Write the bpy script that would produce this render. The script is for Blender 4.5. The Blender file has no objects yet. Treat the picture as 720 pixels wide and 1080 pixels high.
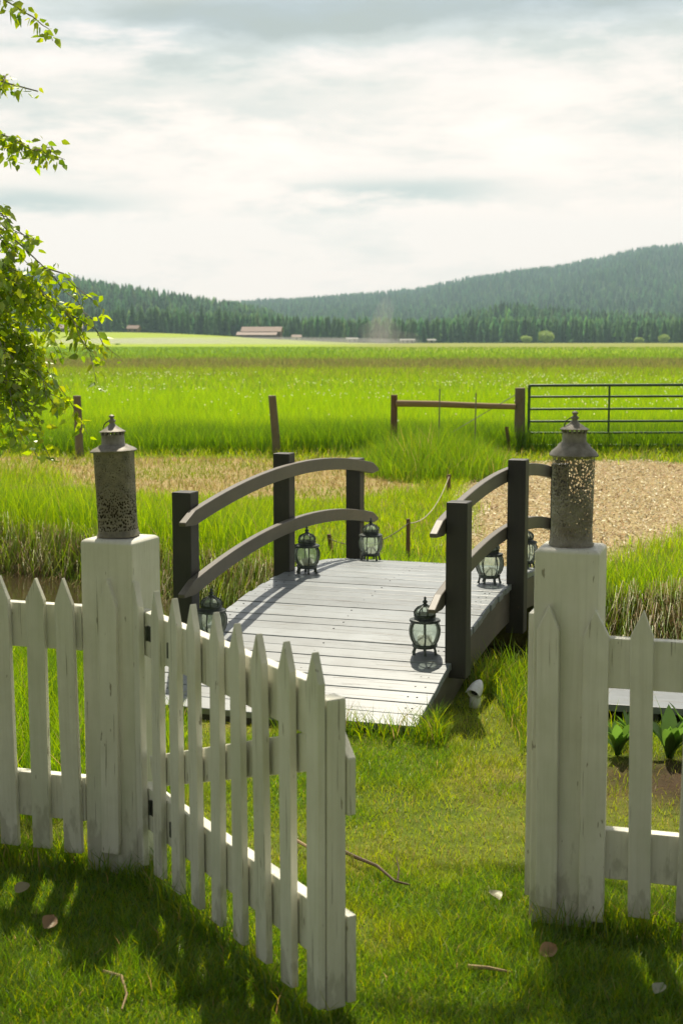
import bpy, bmesh, math, random
import numpy as np
from mathutils import Vector, Matrix

random.seed(7)
RNG = np.random.default_rng(11)
R = math.radians
SC = bpy.context.scene
COL = SC.collection

# ------------------------------------------------------------------ helpers
class MB:
    """collects boxes, tubes, lathes and sheets; build() links them as ONE mesh object"""
    def __init__(s):
        s.v = []; s.f = []; s.tone = []
    def add(s, vs, fs, tone=0.5):
        o = len(s.v)
        s.v += [tuple(map(float, p)) for p in vs]
        s.f += [tuple(i + o for i in f) for f in fs]
        s.tone += [tone] * len(vs)
        return s
    def box(s, c, d, rz=0.0, tone=0.5, M=None):
        hx, hy, hz = d[0] / 2, d[1] / 2, d[2] / 2
        vs = [Vector((x, y, z)) for x in (-hx, hx) for y in (-hy, hy) for z in (-hz, hz)]
        if M is None:
            M = Matrix.Rotation(rz, 3, 'Z')
        vs = [M @ p + Vector(c) for p in vs]
        fs = [(0, 1, 3, 2), (4, 6, 7, 5), (0, 4, 5, 1), (2, 3, 7, 6), (0, 2, 6, 4), (1, 5, 7, 3)]
        return s.add(vs, fs, tone)
    def tube(s, pts, rad, n=8, tone=0.5, cap=True):
        pts = [Vector(p) for p in pts]
        if not hasattr(rad, '__len__'):
            rad = [rad] * len(pts)
        vs = []; fs = []
        up = Vector((0, 0, 1))
        t0 = (pts[1] - pts[0]).normalized()
        a = t0.cross(up)
        if a.length < 1e-3:
            a = t0.cross(Vector((1, 0, 0)))
        a.normalize()
        for i, p in enumerate(pts):
            t = (pts[min(i + 1, len(pts) - 1)] - pts[max(i - 1, 0)]).normalized()
            a = (a - t * a.dot(t)).normalized()
            b = t.cross(a)
            for k in range(n):
                q = 2 * math.pi * k / n
                vs.append(p + (a * math.cos(q) + b * math.sin(q)) * rad[i])
        for i in range(len(pts) - 1):
            for k in range(n):
                k2 = (k + 1) % n
                fs.append((i * n + k, i * n + k2, (i + 1) * n + k2, (i + 1) * n + k))
        if cap:
            fs.append(tuple(range(n - 1, -1, -1)))
            m = (len(pts) - 1) * n
            fs.append(tuple(m + k for k in range(n)))
        return s.add(vs, fs, tone)
    def lathe(s, prof, n=24, sq=None, tone=0.5, cap=True, c=(0, 0, 0)):
        """sq: superellipse exponent for a rounded square section"""
        vs = []; fs = []
        for r, z in prof:
            for k in range(n):
                q = 2 * math.pi * k / n + math.pi / n
                g = 1.0
                if sq:
                    g = (abs(math.cos(q)) ** sq + abs(math.sin(q)) ** sq) ** (-1.0 / sq)
                vs.append((c[0] + r * g * math.cos(q), c[1] + r * g * math.sin(q), c[2] + z))
        for i in range(len(prof) - 1):
            for k in range(n):
                k2 = (k + 1) % n
                fs.append((i * n + k, i * n + k2, (i + 1) * n + k2, (i + 1) * n + k))
        if cap:
            fs.append(tuple(range(n - 1, -1, -1)))
            m = (len(prof) - 1) * n
            fs.append(tuple(m + k for k in range(n)))
        return s.add(vs, fs, tone)
    def build(s, name, mat, parent=None, smooth=False, bevel=0.0):
        me = bpy.data.meshes.new(name)
        me.from_pydata(s.v, [], s.f)
        bm = bmesh.new(); bm.from_mesh(me)
        bmesh.ops.recalc_face_normals(bm, faces=bm.faces)
        bm.to_mesh(me); bm.free()
        if len(set(s.tone)) > 1:
            at = me.attributes.new('tone', 'FLOAT', 'POINT')
            at.data.foreach_set('value', np.array(s.tone, dtype=np.float32))
        me.materials.append(mat)
        if smooth:
            for p in me.polygons:
                p.use_smooth = True
        o = bpy.data.objects.new(name, me); COL.objects.link(o)
        if parent is not None:
            o.parent = parent
        if bevel:
            b = o.modifiers.new('bevel', 'BEVEL'); b.width = bevel; b.segments = 2; b.limit_method = 'ANGLE'
        if smooth:
            m = o.modifiers.new('edge', 'EDGE_SPLIT'); m.split_angle = R(45)
        return o

def np_mesh(name, V, F, mat, colors=None, parent=None):
    """V (N,3), F list of (M,k) index arrays"""
    me = bpy.data.meshes.new(name)
    me.vertices.add(len(V)); me.vertices.foreach_set('co', np.ascontiguousarray(V, np.float32).ravel())
    tot = sum(f.size for f in F)
    me.loops.add(tot); me.loops.foreach_set('vertex_index', np.concatenate([f.ravel() for f in F]).astype(np.int32))
    starts = []; o = 0
    for f in F:
        starts.append(o + np.arange(len(f)) * f.shape[1]); o += f.size
    starts = np.concatenate(starts).astype(np.int32)
    me.polygons.add(len(starts)); me.polygons.foreach_set('loop_start', starts)
    me.update(calc_edges=True)
    if colors is not None:
        at = me.attributes.new('Col', 'FLOAT_COLOR', 'POINT')
        c4 = np.ones((len(V), 4), np.float32); c4[:, :3] = colors
        at.data.foreach_set('color', c4.ravel())
    me.materials.append(mat)
    ob = bpy.data.objects.new(name, me); COL.objects.link(ob)
    if parent is not None:
        ob.parent = parent
    return ob

def empty(name, loc=(0, 0, 0), rz=0.0):
    o = bpy.data.objects.new(name, None); COL.objects.link(o)
    o.empty_display_size = 0.1
    o.location = loc; o.rotation_euler = (0, 0, rz)
    return o
def tag(o, label=None, cat=None, group=None, kind=None):
    if label: o['label'] = label
    if cat: o['category'] = cat
    if group: o['group'] = group
    if kind: o['kind'] = kind
    return o
def dup(o, parent=None):
    c = o.copy(); COL.objects.link(c)
    if parent is not None:
        c.parent = parent
    for ch in list(o.children):
        dup(ch, c)
    return c

def vnoise(x, y, seed=0):
    x = np.asarray(x, float); y = np.asarray(y, float)
    xi = np.floor(x).astype(np.int64); yi = np.floor(y).astype(np.int64)
    fx = x - xi; fy = y - yi
    fx = fx * fx * (3 - 2 * fx); fy = fy * fy * (3 - 2 * fy)
    def h(a, b):
        n = (a * 374761393 + b * 668265263 + seed * 69069 + 12345) & 0x7fffffff
        n = ((n ^ (n >> 13)) * 1274126177) & 0x7fffffff
        n = n ^ (n >> 16)
        return (n & 0xffff) / 65535.0
    return (h(xi, yi) * (1 - fx) + h(xi + 1, yi) * fx) * (1 - fy) + (h(xi, yi + 1) * (1 - fx) + h(xi + 1, yi + 1) * fx) * fy
def fbm(x, y, seed=0):
    return (vnoise(x, y, seed) + .5 * vnoise(x * 2.1, y * 2.1, seed + 1) + .25 * vnoise(x * 4.3, y * 4.3, seed + 2)) / 1.75
def sstep(a, b, x):
    t = np.clip((np.asarray(x, float) - a) / (b - a), 0, 1)
    return t * t * (3 - 2 * t)

# ------------------------------------------------------------------ materials
def new_mat(name):
    m = bpy.data.materials.new(name); m.use_nodes = True
    nt = m.node_tree; nt.nodes.clear()
    out = nt.nodes.new('ShaderNodeOutputMaterial')
    return m, nt, out
def N(nt, t, **kw):
    n = nt.nodes.new(t)
    for k, v in kw.items():
        if k in n.inputs.keys():
            n.inputs[k].default_value = v
        else:
            setattr(n, k, v)
    return n
def ramp(nt, fac, stops):
    r = nt.nodes.new('ShaderNodeValToRGB')
    e = r.color_ramp.elements
    while len(e) < len(stops): e.new(0.5)
    for el, (p, c) in zip(e, stops):
        el.position = p; el.color = (*c, 1)
    nt.links.new(fac, r.inputs[0])
    return r.outputs[0]
def mixc(nt, fac, a, b):
    m = nt.nodes.new('ShaderNodeMix'); m.data_type = 'RGBA'
    for s, i in ((fac, 0), (a, 6), (b, 7)):
        if isinstance(s, (int, float)): m.inputs[i].default_value = s
        elif isinstance(s, tuple): m.inputs[i].default_value = (*s, 1)
        else: nt.links.new(s, m.inputs[i])
    return m.outputs[2]
def math_(nt, op, a, b=None, clamp=False):
    m = nt.nodes.new('ShaderNodeMath'); m.operation = op; m.use_clamp = clamp
    for i, s in enumerate((a, b)):
        if s is None: continue
        if isinstance(s, (int, float)): m.inputs[i].default_value = s
        else: nt.links.new(s, m.inputs[i])
    return m.outputs[0]
def coords(nt, scale=(1, 1, 1), rnd=True):
    tc = nt.nodes.new('ShaderNodeTexCoord')
    src = tc.outputs['Object']
    if rnd:
        oi = nt.nodes.new('ShaderNodeObjectInfo')
        ad = nt.nodes.new('ShaderNodeVectorMath'); ad.operation = 'MULTIPLY_ADD'
        ad.inputs[1].default_value = (1, 1, 1)
        sc = nt.nodes.new('ShaderNodeVectorMath'); sc.operation = 'SCALE'
        cb = nt.nodes.new('ShaderNodeCombineXYZ')
        for i in range(3): nt.links.new(oi.outputs['Random'], cb.inputs[i])
        nt.links.new(cb.outputs[0], sc.inputs[0]); sc.inputs['Scale'].default_value = 37.0
        nt.links.new(src, ad.inputs[0]); nt.links.new(sc.outputs[0], ad.inputs[2])
        src = ad.outputs[0]
    mp = nt.nodes.new('ShaderNodeMapping'); mp.inputs['Scale'].default_value = scale
    nt.links.new(src, mp.inputs[0])
    return mp.outputs[0]
def noise(nt, vec, scale, detail=4, rough=.55):
    n = nt.nodes.new('ShaderNodeTexNoise')
    n.inputs['Scale'].default_value = scale; n.inputs['Detail'].default_value = detail; n.inputs['Roughness'].default_value = rough
    nt.links.new(vec, n.inputs['Vector'])
    return n.outputs['Fac']
def bump(nt, h, strength, dist=.01):
    b = nt.nodes.new('ShaderNodeBump'); b.inputs['Strength'].default_value = strength; b.inputs['Distance'].default_value = dist
    nt.links.new(h, b.inputs['Height'])
    return b.outputs[0]
def finish(nt, out, col, rough=.6, nrm=None, metal=0.0, spec=.5):
    p = nt.nodes.new('ShaderNodeBsdfPrincipled')
    if isinstance(col, tuple): p.inputs['Base Color'].default_value = (*col, 1)
    else: nt.links.new(col, p.inputs['Base Color'])
    if isinstance(rough, (int, float)): p.inputs['Roughness'].default_value = rough
    else: nt.links.new(rough, p.inputs['Roughness'])
    p.inputs['Metallic'].default_value = metal
    p.inputs['Specular IOR Level'].default_value = spec
    if nrm is not None: nt.links.new(nrm, p.inputs['Normal'])
    nt.links.new(p.outputs[0], out.inputs[0])
    return p

def painted_wood(name, paint, dirt, bare, stretch=(18, 18, 1.2), rough=.55, chip=.60, tone=False, spec=.4, dirtamt=.5, low=False, grainamt=.28):
    """brushed paint over long-grained timber with dirt clouds and small chips down to the wood"""
    m, nt, out = new_mat(name)
    v = coords(nt); g = coords(nt, stretch)
    grain = noise(nt, g, 3.0, 5, .6)
    blot = noise(nt, v, 3.5, 5, .65)
    c = mixc(nt, math_(nt, 'MULTIPLY', ramp(nt, blot, [(.38, (0, 0, 0)), (.72, (1, 1, 1))]), dirtamt), paint, dirt)
    c = mixc(nt, math_(nt, 'MULTIPLY', ramp(nt, grain, [(.45, (0, 0, 0)), (.75, (1, 1, 1))]), grainamt), c, dirt)
    ch = noise(nt, coords(nt, (stretch[0] * .35, stretch[1] * .35, stretch[2] * 2.2)), 7.0, 3, .5)
    chm = ramp(nt, ch, [(chip + .08, (0, 0, 0)), (chip + .1, (1, 1, 1))])
    c = mixc(nt, math_(nt, 'MULTIPLY', chm, .8), c, bare)
    if low:   # algae film in places, hairline cracks along the grain
        alg = noise(nt, coords(nt, (2.2, 2.2, .8)), 2.0, 4, .6)
        c = mixc(nt, math_(nt, 'MULTIPLY', ramp(nt, alg, [(.5, (0, 0, 0)), (.72, (1, 1, 1))]), .35), c, (.42, .47, .30))
        crk = noise(nt, coords(nt, (60, 60, 1.3)), 2.4, 2, .5)
        ck = ramp(nt, crk, [(.685, (0, 0, 0)), (.70, (1, 1, 1))])
        c = mixc(nt, math_(nt, 'MULTIPLY', ck, .7), c, (.20, .17, .12))
    if low:   # splash-back dirt on the bottom few centimetres of the boards (z is measured in the thing's own frame)
        tc = nt.nodes.new('ShaderNodeTexCoord'); sx = nt.nodes.new('ShaderNodeSeparateXYZ')
        nt.links.new(tc.outputs['Object'], sx.inputs[0])
        zz = math_(nt, 'ADD', sx.outputs['Z'], math_(nt, 'MULTIPLY', noise(nt, coords(nt, (14, 14, 5)), 1.6, 4, .6), -.85))
        lowm = ramp(nt, math_(nt, 'ADD', zz, .46, True), [(.09, (1, 1, 1)), (.17, (0, 0, 0))])
        c = mixc(nt, math_(nt, 'MULTIPLY', lowm, .42), c, (.30, .29, .21))
    if tone:
        at = nt.nodes.new('ShaderNodeAttribute'); at.attribute_name = 'tone'
        hsv = nt.nodes.new('ShaderNodeHueSaturation')
        nt.links.new(c, hsv.inputs['Color'])
        nt.links.new(math_(nt, 'ADD', math_(nt, 'MULTIPLY', at.outputs['Fac'], .4), .8), hsv.inputs['Value'])
        c = hsv.outputs[0]
    h = math_(nt, 'ADD', math_(nt, 'MULTIPLY', grain, .6), math_(nt, 'MULTIPLY', chm, -.7))
    finish(nt, out, c, rough, bump(nt, h, .35, .004), spec=spec)
    return m

def blade_mat(name, trans=.5, gain=1.6, gloss=.06):
    m, nt, out = new_mat(name)
    at = nt.nodes.new('ShaderNodeAttribute'); at.attribute_name = 'Col'
    d = nt.nodes.new('ShaderNodeBsdfDiffuse'); t = nt.nodes.new('ShaderNodeBsdfTranslucent')
    nt.links.new(at.outputs['Color'], d.inputs['Color'])
    hs = nt.nodes.new('ShaderNodeHueSaturation'); hs.inputs['Value'].default_value = gain; hs.inputs['Hue'].default_value = .487; hs.inputs['Saturation'].default_value = 1.05
    nt.links.new(at.outputs['Color'], hs.inputs['Color']); nt.links.new(hs.outputs[0], t.inputs['Color'])
    mx = nt.nodes.new('ShaderNodeMixShader'); mx.inputs[0].default_value = trans
    nt.links.new(d.outputs[0], mx.inputs[1]); nt.links.new(t.outputs[0], mx.inputs[2])
    gl = nt.nodes.new('ShaderNodeBsdfGlossy'); gl.inputs['Roughness'].default_value = .4
    gl.inputs['Color'].default_value = (.9, .95, .8, 1)
    m2 = nt.nodes.new('ShaderNodeMixShader'); m2.inputs[0].default_value = gloss
    nt.links.new(mx.outputs[0], m2.inputs[1]); nt.links.new(gl.outputs[0], m2.inputs[2])
    nt.links.new(m2.outputs[0], out.inputs[0])
    return m

M = {}
M['white'] = painted_wood('white_paint', (.80, .79, .70), (.52, .51, .40), (.24, .20, .14), stretch=(26, 26, 1.0), dirtamt=.5, chip=.63, low=True, grainamt=.34)
M['deck'] = painted_wood('deck_paint', (.295, .325, .345), (.20, .215, .22), (.15, .135, .11), stretch=(1.2, 22, 22), tone=True, chip=.56, rough=.42, dirtamt=.8, grainamt=.5)
M['dark_post'] = painted_wood('dark_stain_post', (.040, .039, .037), (.075, .068, .056), (.12, .09, .06), chip=.68, rough=.55)
M['rail'] = painted_wood('brown_stain_rail', (.115, .103, .085), (.19, .165, .125), (.2, .16, .11), stretch=(16, 1.4, 16), chip=.66, rough=.5)
M['grey_wood'] = painted_wood('weathered_wood', (.17, .14, .10), (.27, .23, .17), (.09, .07, .05), stretch=(14, 14, 1), chip=.6, rough=.85, dirtamt=.8)
M['pole_wood'] = painted_wood('pine_pole', (.34, .24, .13), (.25, .17, .10), (.15, .10, .06), stretch=(1, 14, 14), chip=.62, rough=.8, dirtamt=.7)
M['stake'] = painted_wood('stake_wood', (.17, .10, .06), (.26, .17, .10), (.10, .06, .04), chip=.62, rough=.8)

def metal(name, c1, c2, rough, metallic=.3, scale=40):
    m, nt, out = new_mat(name)
    v = coords(nt)
    n = noise(nt, v, scale, 5, .65)
    c = mixc(nt, ramp(nt, n, [(.35, (0, 0, 0)), (.65, (1, 1, 1))]), c1, c2)
    finish(nt, out, c, rough, bump(nt, n, .25, .003), metallic)
    return m
M['gate_green'] = metal('green_tube_paint', (.012, .06, .035), (.03, .085, .05), .35, .0, 12)
M['iron'] = metal('black_iron', (.018, .02, .02), (.05, .055, .05), .45, .3, 60)
M['verdigris'] = metal('aged_lantern_iron', (.035, .042, .038), (.10, .12, .105), .4, .3, 60)
M['tin'] = metal('weathered_tin', (.32, .30, .26), (.19, .17, .14), .6, .25, 45)
M['plastic'] = metal('white_fitting', (.74, .78, .77), (.62, .62, .60), .4, 0, 25)
M['lens'] = metal('dark_lens', (.015, .014, .012), (.03, .028, .02), .15, 0, 20)
M['rope'] = metal('rope_fibre', (.50, .45, .34), (.36, .31, .22), .9, 0, 200)
M['wire'] = metal('galvanised_wire', (.18, .18, .17), (.25, .24, .22), .5, .3, 60)
M['wax'] = metal('cream_wax', (.62, .54, .38), (.55, .47, .33), .5, 0, 12)

def pierced(name, c1, c2, lo, hi, dens, blind=False):
    """weathered tin with filigree holes punched between two heights"""
    m, nt, out = new_mat(name)
    tc = nt.nodes.new('ShaderNodeTexCoord')
    sx = nt.nodes.new('ShaderNodeSeparateXYZ'); nt.links.new(tc.outputs['Object'], sx.inputs[0])
    ang = math_(nt, 'ARCTAN2', sx.outputs['Y'], sx.outputs['X'])
    cb = nt.nodes.new('ShaderNodeCombineXYZ')
    nt.links.new(math_(nt, 'MULTIPLY', ang, .085), cb.inputs[0]); nt.links.new(sx.outputs['Z'], cb.inputs[1])
    vo = nt.nodes.new('ShaderNodeTexVoronoi'); vo.voronoi_dimensions = '2D'; vo.inputs['Scale'].default_value = 104; vo.inputs['Randomness'].default_value = .85
    nt.links.new(cb.outputs[0], vo.inputs['Vector'])
    # rosettes: concentric rings of petals round a regular lattice
    px = math_(nt, 'SINE', math_(nt, 'MULTIPLY', ang, 8.0)); pz = math_(nt, 'SINE', math_(nt, 'MULTIPLY', sx.outputs['Z'], 110.0))
    lat = math_(nt, 'MULTIPLY', px, pz)
    thr = math_(nt, 'ADD', math_(nt, 'MULTIPLY', lat, .09), dens)
    if blind:       # dark-filled holes are widest round the foot
        mr = nt.nodes.new('ShaderNodeMapRange'); mr.inputs[1].default_value = .10; mr.inputs[2].default_value = .16; mr.inputs[3].default_value = .05; mr.inputs[4].default_value = -.15
        nt.links.new(sx.outputs['Z'], mr.inputs[0]); thr = math_(nt, 'ADD', thr, mr.outputs[0])
    if not blind:   # the punching is open in the upper half and nearly closed by rust lower down
        mr = nt.nodes.new('ShaderNodeMapRange'); mr.inputs[1].default_value = .11; mr.inputs[2].default_value = .17; mr.inputs[3].default_value = -.16; mr.inputs[4].default_value = .04
        nt.links.new(sx.outputs['Z'], mr.inputs[0]); thr = math_(nt, 'ADD', thr, mr.outputs[0])
    hole = math_(nt, 'LESS_THAN', vo.outputs['Distance'], thr)
    zn = math_(nt, 'MULTIPLY', math_(nt, 'GREATER_THAN', sx.outputs['Z'], lo), math_(nt, 'LESS_THAN', sx.outputs['Z'], hi))
    hole = math_(nt, 'MULTIPLY', hole, zn)
    v = coords(nt)
    n = noise(nt, v, 35, 6, .7)
    big = noise(nt, v, 9, 3, .6)
    c = mixc(nt, ramp(nt, n, [(.35, (0, 0, 0)), (.65, (1, 1, 1))]), c1, c2)
    c = mixc(nt, ramp(nt, big, [(.5, (0, 0, 0)), (.7, (.6, .6, .6))]), c, (.13, .095, .07))
    p = finish(nt, out, c, .55, bump(nt, math_(nt, 'ADD', n, vo.outputs['Distance']), .6, .004), .25)
    tr = nt.nodes.new('ShaderNodeBsdfDiffuse' if blind else 'ShaderNodeBsdfTransparent'); mx = nt.nodes.new('ShaderNodeMixShader')
    if blind: tr.inputs[0].default_value = (.02, .017, .012, 1)   # dark fill stands in for the shade inside the rosette holes
    nt.links.new(hole, mx.inputs[0]); nt.links.new(p.outputs[0], mx.inputs[1]); nt.links.new(tr.outputs[0], mx.inputs[2])
    nt.links.new(mx.outputs[0], out.inputs[0])
    return m
M['tin_dark'] = pierced('pierced_dark_tin', (.16, .148, .115), (.30, .27, .20), .02, .255, .27, True)
M['tin_pale'] = pierced('pierced_pale_tin', (.32, .295, .25), (.19, .17, .14), .02, .262, .33)

m, nt, out = new_mat('seeded_glass')
tr = N(nt, 'ShaderNodeBsdfTransparent'); tr.inputs[0].default_value = (.86, .93, .88, 1)
gl = N(nt, 'ShaderNodeBsdfGlossy', Roughness=.08)
df = N(nt, 'ShaderNodeBsdfTranslucent'); df.inputs[0].default_value = (.75, .82, .75, 1)
fr = N(nt, 'ShaderNodeFresnel', IOR=1.35)
a = N(nt, 'ShaderNodeMixShader'); a.inputs[0].default_value = .42
nt.links.new(tr.outputs[0], a.inputs[1]); nt.links.new(df.outputs[0], a.inputs[2])
b = N(nt, 'ShaderNodeMixShader'); nt.links.new(fr.outputs[0], b.inputs[0])
nt.links.new(a.outputs[0], b.inputs[1]); nt.links.new(gl.outputs[0], b.inputs[2])
nt.links.new(b.outputs[0], out.inputs[0]); M['glass'] = m

M['blade'] = blade_mat('grass_blades', .55, 1.9)
M['leaf'] = blade_mat('tree_leaves', .55, 2.0, .10)
M['straw'] = blade_mat('dry_straw', .35, 1.3, .03)
M['needles'] = blade_mat('conifer_needles', .15, 1.1, 0.0)

m, nt, out = new_mat('creek_water')
v = coords(nt, rnd=False); n = noise(nt, v, 9, 3, .5)
p = finish(nt, out, (.045, .035, .018), .06, bump(nt, n, .12, .02), spec=.6)
M['water'] = m

m, nt, out = new_mat('birch_bark')
v = coords(nt, (3, 3, 14)); n = noise(nt, v, 2.2, 4, .6)
finish(nt, out, mixc(nt, ramp(nt, n, [(.5, (0, 0, 0)), (.62, (1, 1, 1))]), (.34, .31, .26), (.07, .055, .04)), .8, bump(nt, n, .5, .02))
M['bark'] = m
m, nt, out = new_mat('twig_bark')
v = coords(nt, rnd=False); n = noise(nt, v, 20, 3, .6)
finish(nt, out, mixc(nt, n, (.14, .085, .045), (.07, .05, .03)), .75)
M['twig'] = m

# ------------------------------------------------------------------ camera
cam = bpy.data.cameras.new('camera'); co = bpy.data.objects.new('camera', cam); COL.objects.link(co)
co.location = (0, 0, 1.65); co.rotation_euler = (R(90) - math.atan(181 / 1500), 0, 0)
cam.sensor_fit = 'VERTICAL'; cam.sensor_height = 36; cam.sensor_width = 24; cam.lens = 50
cam.clip_start = .05; cam.clip_end = 30000
cam.dof.use_dof = True; cam.dof.focus_distance = 6.3; cam.dof.aperture_fstop = 6.3
SC.camera = co
SC.view_settings.view_transform = 'Standard'; SC.view_settings.look = 'None'; SC.view_settings.gamma = 1
SC.view_settings.exposure = 0.36
SC.render.engine = 'CYCLES'
SC.cycles.max_bounces = 7; SC.cycles.diffuse_bounces = 3; SC.cycles.glossy_bounces = 3; SC.cycles.transmission_bounces = 5; SC.cycles.transparent_max_bounces = 12; SC.cycles.volume_bounces = 0

# ------------------------------------------------------------------ light and sky
EL, AZ = R(58), R(-2)
sun = bpy.data.lights.new('sun', 'SUN'); so = bpy.data.objects.new('sun', sun); COL.objects.link(so)
sun.energy = 4.8; sun.angle = R(.6); sun.color = (1, .91, .74)
d = Vector((math.sin(AZ) * math.cos(EL), math.cos(AZ) * math.cos(EL), math.sin(EL)))
so.rotation_euler = d.to_track_quat('Z', 'Y').to_euler()
W = bpy.data.worlds.new('World'); SC.world = W; W.use_nodes = True
nt = W.node_tree; nt.nodes.clear()
wo = nt.nodes.new('ShaderNodeOutputWorld'); bg = nt.nodes.new('ShaderNodeBackground')
sky = nt.nodes.new('ShaderNodeTexSky'); sky.sky_type = 'NISHITA'; sky.sun_disc = False
sky.sun_elevation = EL; sky.sun_rotation = AZ; sky.air_density = 1.0; sky.dust_density = 2.0
tc = nt.nodes.new('ShaderNodeTexCoord'); sx = nt.nodes.new('ShaderNodeSeparateXYZ')
nt.links.new(tc.outputs['Generated'], sx.inputs[0])
el = math_(nt, 'ARCSINE', sx.outputs['Z']); az = math_(nt, 'ARCTAN2', sx.outputs['X'], sx.outputs['Y'])
cb = nt.nodes.new('ShaderNodeCombineXYZ')
nt.links.new(math_(nt, 'MULTIPLY', az, 4.2), cb.inputs[0]); nt.links.new(math_(nt, 'MULTIPLY', el, 15.0), cb.inputs[1])
cl = N(nt, 'ShaderNodeTexNoise', Scale=1.5, Detail=9.0, Roughness=.60, Distortion=.12)
nt.links.new(cb.outputs[0], cl.inputs['Vector'])
warp = math_(nt, 'MULTIPLY', math_(nt, 'SUBTRACT', cl.outputs['Fac'], .5), 1.0)
def patch(px, py, wx, wy, amt):
    a0 = (px - 360) / 1500; e0 = (359 - py) / 1500
    u = math_(nt, 'DIVIDE', math_(nt, 'ADD', math_(nt, 'SUBTRACT', az, a0), math_(nt, 'MULTIPLY', warp, wx / 1500 * 3.4)), wx / 1500)
    w = math_(nt, 'DIVIDE', math_(nt, 'ADD', math_(nt, 'SUBTRACT', el, e0), math_(nt, 'MULTIPLY', warp, wy / 1500 * 4.6)), wy / 1500)
    r2 = math_(nt, 'ADD', math_(nt, 'POWER', math_(nt, 'ABSOLUTE', u), 2.0), math_(nt, 'POWER', math_(nt, 'ABSOLUTE', w), 2.0))
    return math_(nt, 'MULTIPLY', math_(nt, 'EXPONENT', math_(nt, 'MULTIPLY', r2, -1.0)), amt)
# thickness of the cloud: thicker (greyer) higher up, with the banks the day had
thick = math_(nt, 'MULTIPLY', math_(nt, 'SUBTRACT', cl.outputs['Fac'], .49), 1.25)
hi = nt.nodes.new('ShaderNodeMapRange'); hi.inputs[1].default_value = .10; hi.inputs[2].default_value = .21; hi.inputs[3].default_value = 0; hi.inputs[4].default_value = .30
nt.links.new(el, hi.inputs[0])
thick = math_(nt, 'ADD', thick, hi.outputs[0])
for q in ((210, 48, 150, 28, .44), (400, 28, 220, 24, .50), (640, 24, 150, 24, .40), (40, 218, 120, 14, .44), (420, 208, 120, 15, .46), (200, 128, 260, 26, .14)):
    thick = math_(nt, 'ADD', thick, patch(*q))
cloudc = ramp(nt, thick, [(.0, (1.20, .99, .885)), (.18, (.98, .86, .78)), (.42, (.63, .64, .60)), (.85, (.40, .435, .42))])
sk = nt.nodes.new('ShaderNodeVectorMath'); sk.operation = 'SCALE'; sk.inputs['Scale'].default_value = .09
nt.links.new(sky.outputs[0], sk.inputs[0])
# broken cloud overhead and behind: some clear Nishita sky shows between the clouds
gap = math_(nt, 'MULTIPLY', ramp(nt, el, [(.16, (0, 0, 0)), (.35, (1, 1, 1))]), ramp(nt, cl.outputs['Fac'], [(.40, (.9, .9, .9)), (.58, (0, 0, 0))]))
c = mixc(nt, gap, cloudc, sk.outputs[0])
# the cloud deck is luminous on the sun's side and leaden behind the viewer
sd = nt.nodes.new('ShaderNodeMapRange'); sd.inputs[1].default_value = -.25; sd.inputs[2].default_value = .9; sd.inputs[3].default_value = .30; sd.inputs[4].default_value = 1.0
nt.links.new(sx.outputs['Y'], sd.inputs[0])
dk = nt.nodes.new('ShaderNodeVectorMath'); dk.operation = 'SCALE'; nt.links.new(c, dk.inputs[0]); nt.links.new(sd.outputs[0], dk.inputs['Scale']); c = dk.outputs[0]
nt.links.new(c, bg.inputs['Color']); bg.inputs['Strength'].default_value = 1.0
nt.links.new(bg.outputs[0], wo.inputs[0])

# ------------------------------------------------------------------ terrain
DX = np.array([-30, -6, -3.6, -2.3, -1.2, -.2, .6, 1.7, 4, 8, 30.]); DY = np.array([25, 13.0, 11.5, 10.55, 9.5, 8.45, 8.1, 8.0, 7.6, 7.2, 6.0])
def ditch(x, y):
    """signed distance to the creek's centre line, + on the field side"""
    x = np.asarray(x, float); y = np.asarray(y, float)
    best = np.full(x.shape, 1e9)
    for i in range(len(DX) - 1):
        ax, ay, bx, by = DX[i], DY[i], DX[i + 1], DY[i + 1]
        t = np.clip(((x - ax) * (bx - ax) + (y - ay) * (by - ay)) / ((bx - ax) ** 2 + (by - ay) ** 2), 0, 1)
        best = np.minimum(best, np.hypot(x - ax - t * (bx - ax), y - ay - t * (by - ay)))
    return np.where(y > np.interp(x, DX, DY), best, -best)
def ground(x, y):
    d = ditch(x, y); a = np.abs(d) + (fbm(x * 1.7, y * 1.7, 3) - .5) * .25
    z = (fbm(x * .9, y * .9, 5) - .5) * .05 * sstep(6, 9, y) + (fbm(x * 3, y * 3, 8) - .5) * .02
    z = z - .5 * (1 - sstep(.72, 1.2, a))
    D = np.hypot(x, y)
    z = z + 6.6 * sstep(380, 900, D) * sstep(30, -140, x) * (y > 0)
    return z
def chips_mask(x, y):
    n = (fbm(x * 1.3, y * 1.3, 21) - .5) * 1.3
    left = np.interp(y, [9.5, 12, 15, 17, 19.5], [.85, 1.0, 1.25, 1.55, 1.9])
    front = np.interp(x, [.8, 1.4, 2.2, 3.2, 4.5, 6], [9.8, 9.9, 10.9, 12.2, 13.0, 13.6])
    return sstep(-.25, .25, x - left + n * .35) * sstep(-.35, .35, y - front + n * .6) * sstep(.35, -.35, y - 19.2 + n) * sstep(9, 7, x)
def dry_mask(x, y):
    n = (fbm(x * .8, y * .8, 31) - .5) * 2.4
    near = np.interp(x, [-8, -3.5, -2, 0, 1.5], [17.8, 16.8, 15.2, 15.0, 16.0])
    return sstep(-.5, .5, y - near + n * .7) * sstep(.25, -.25, y - 20.1 + n * .25) * sstep(1.6, .6, x + n * .3)
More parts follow.
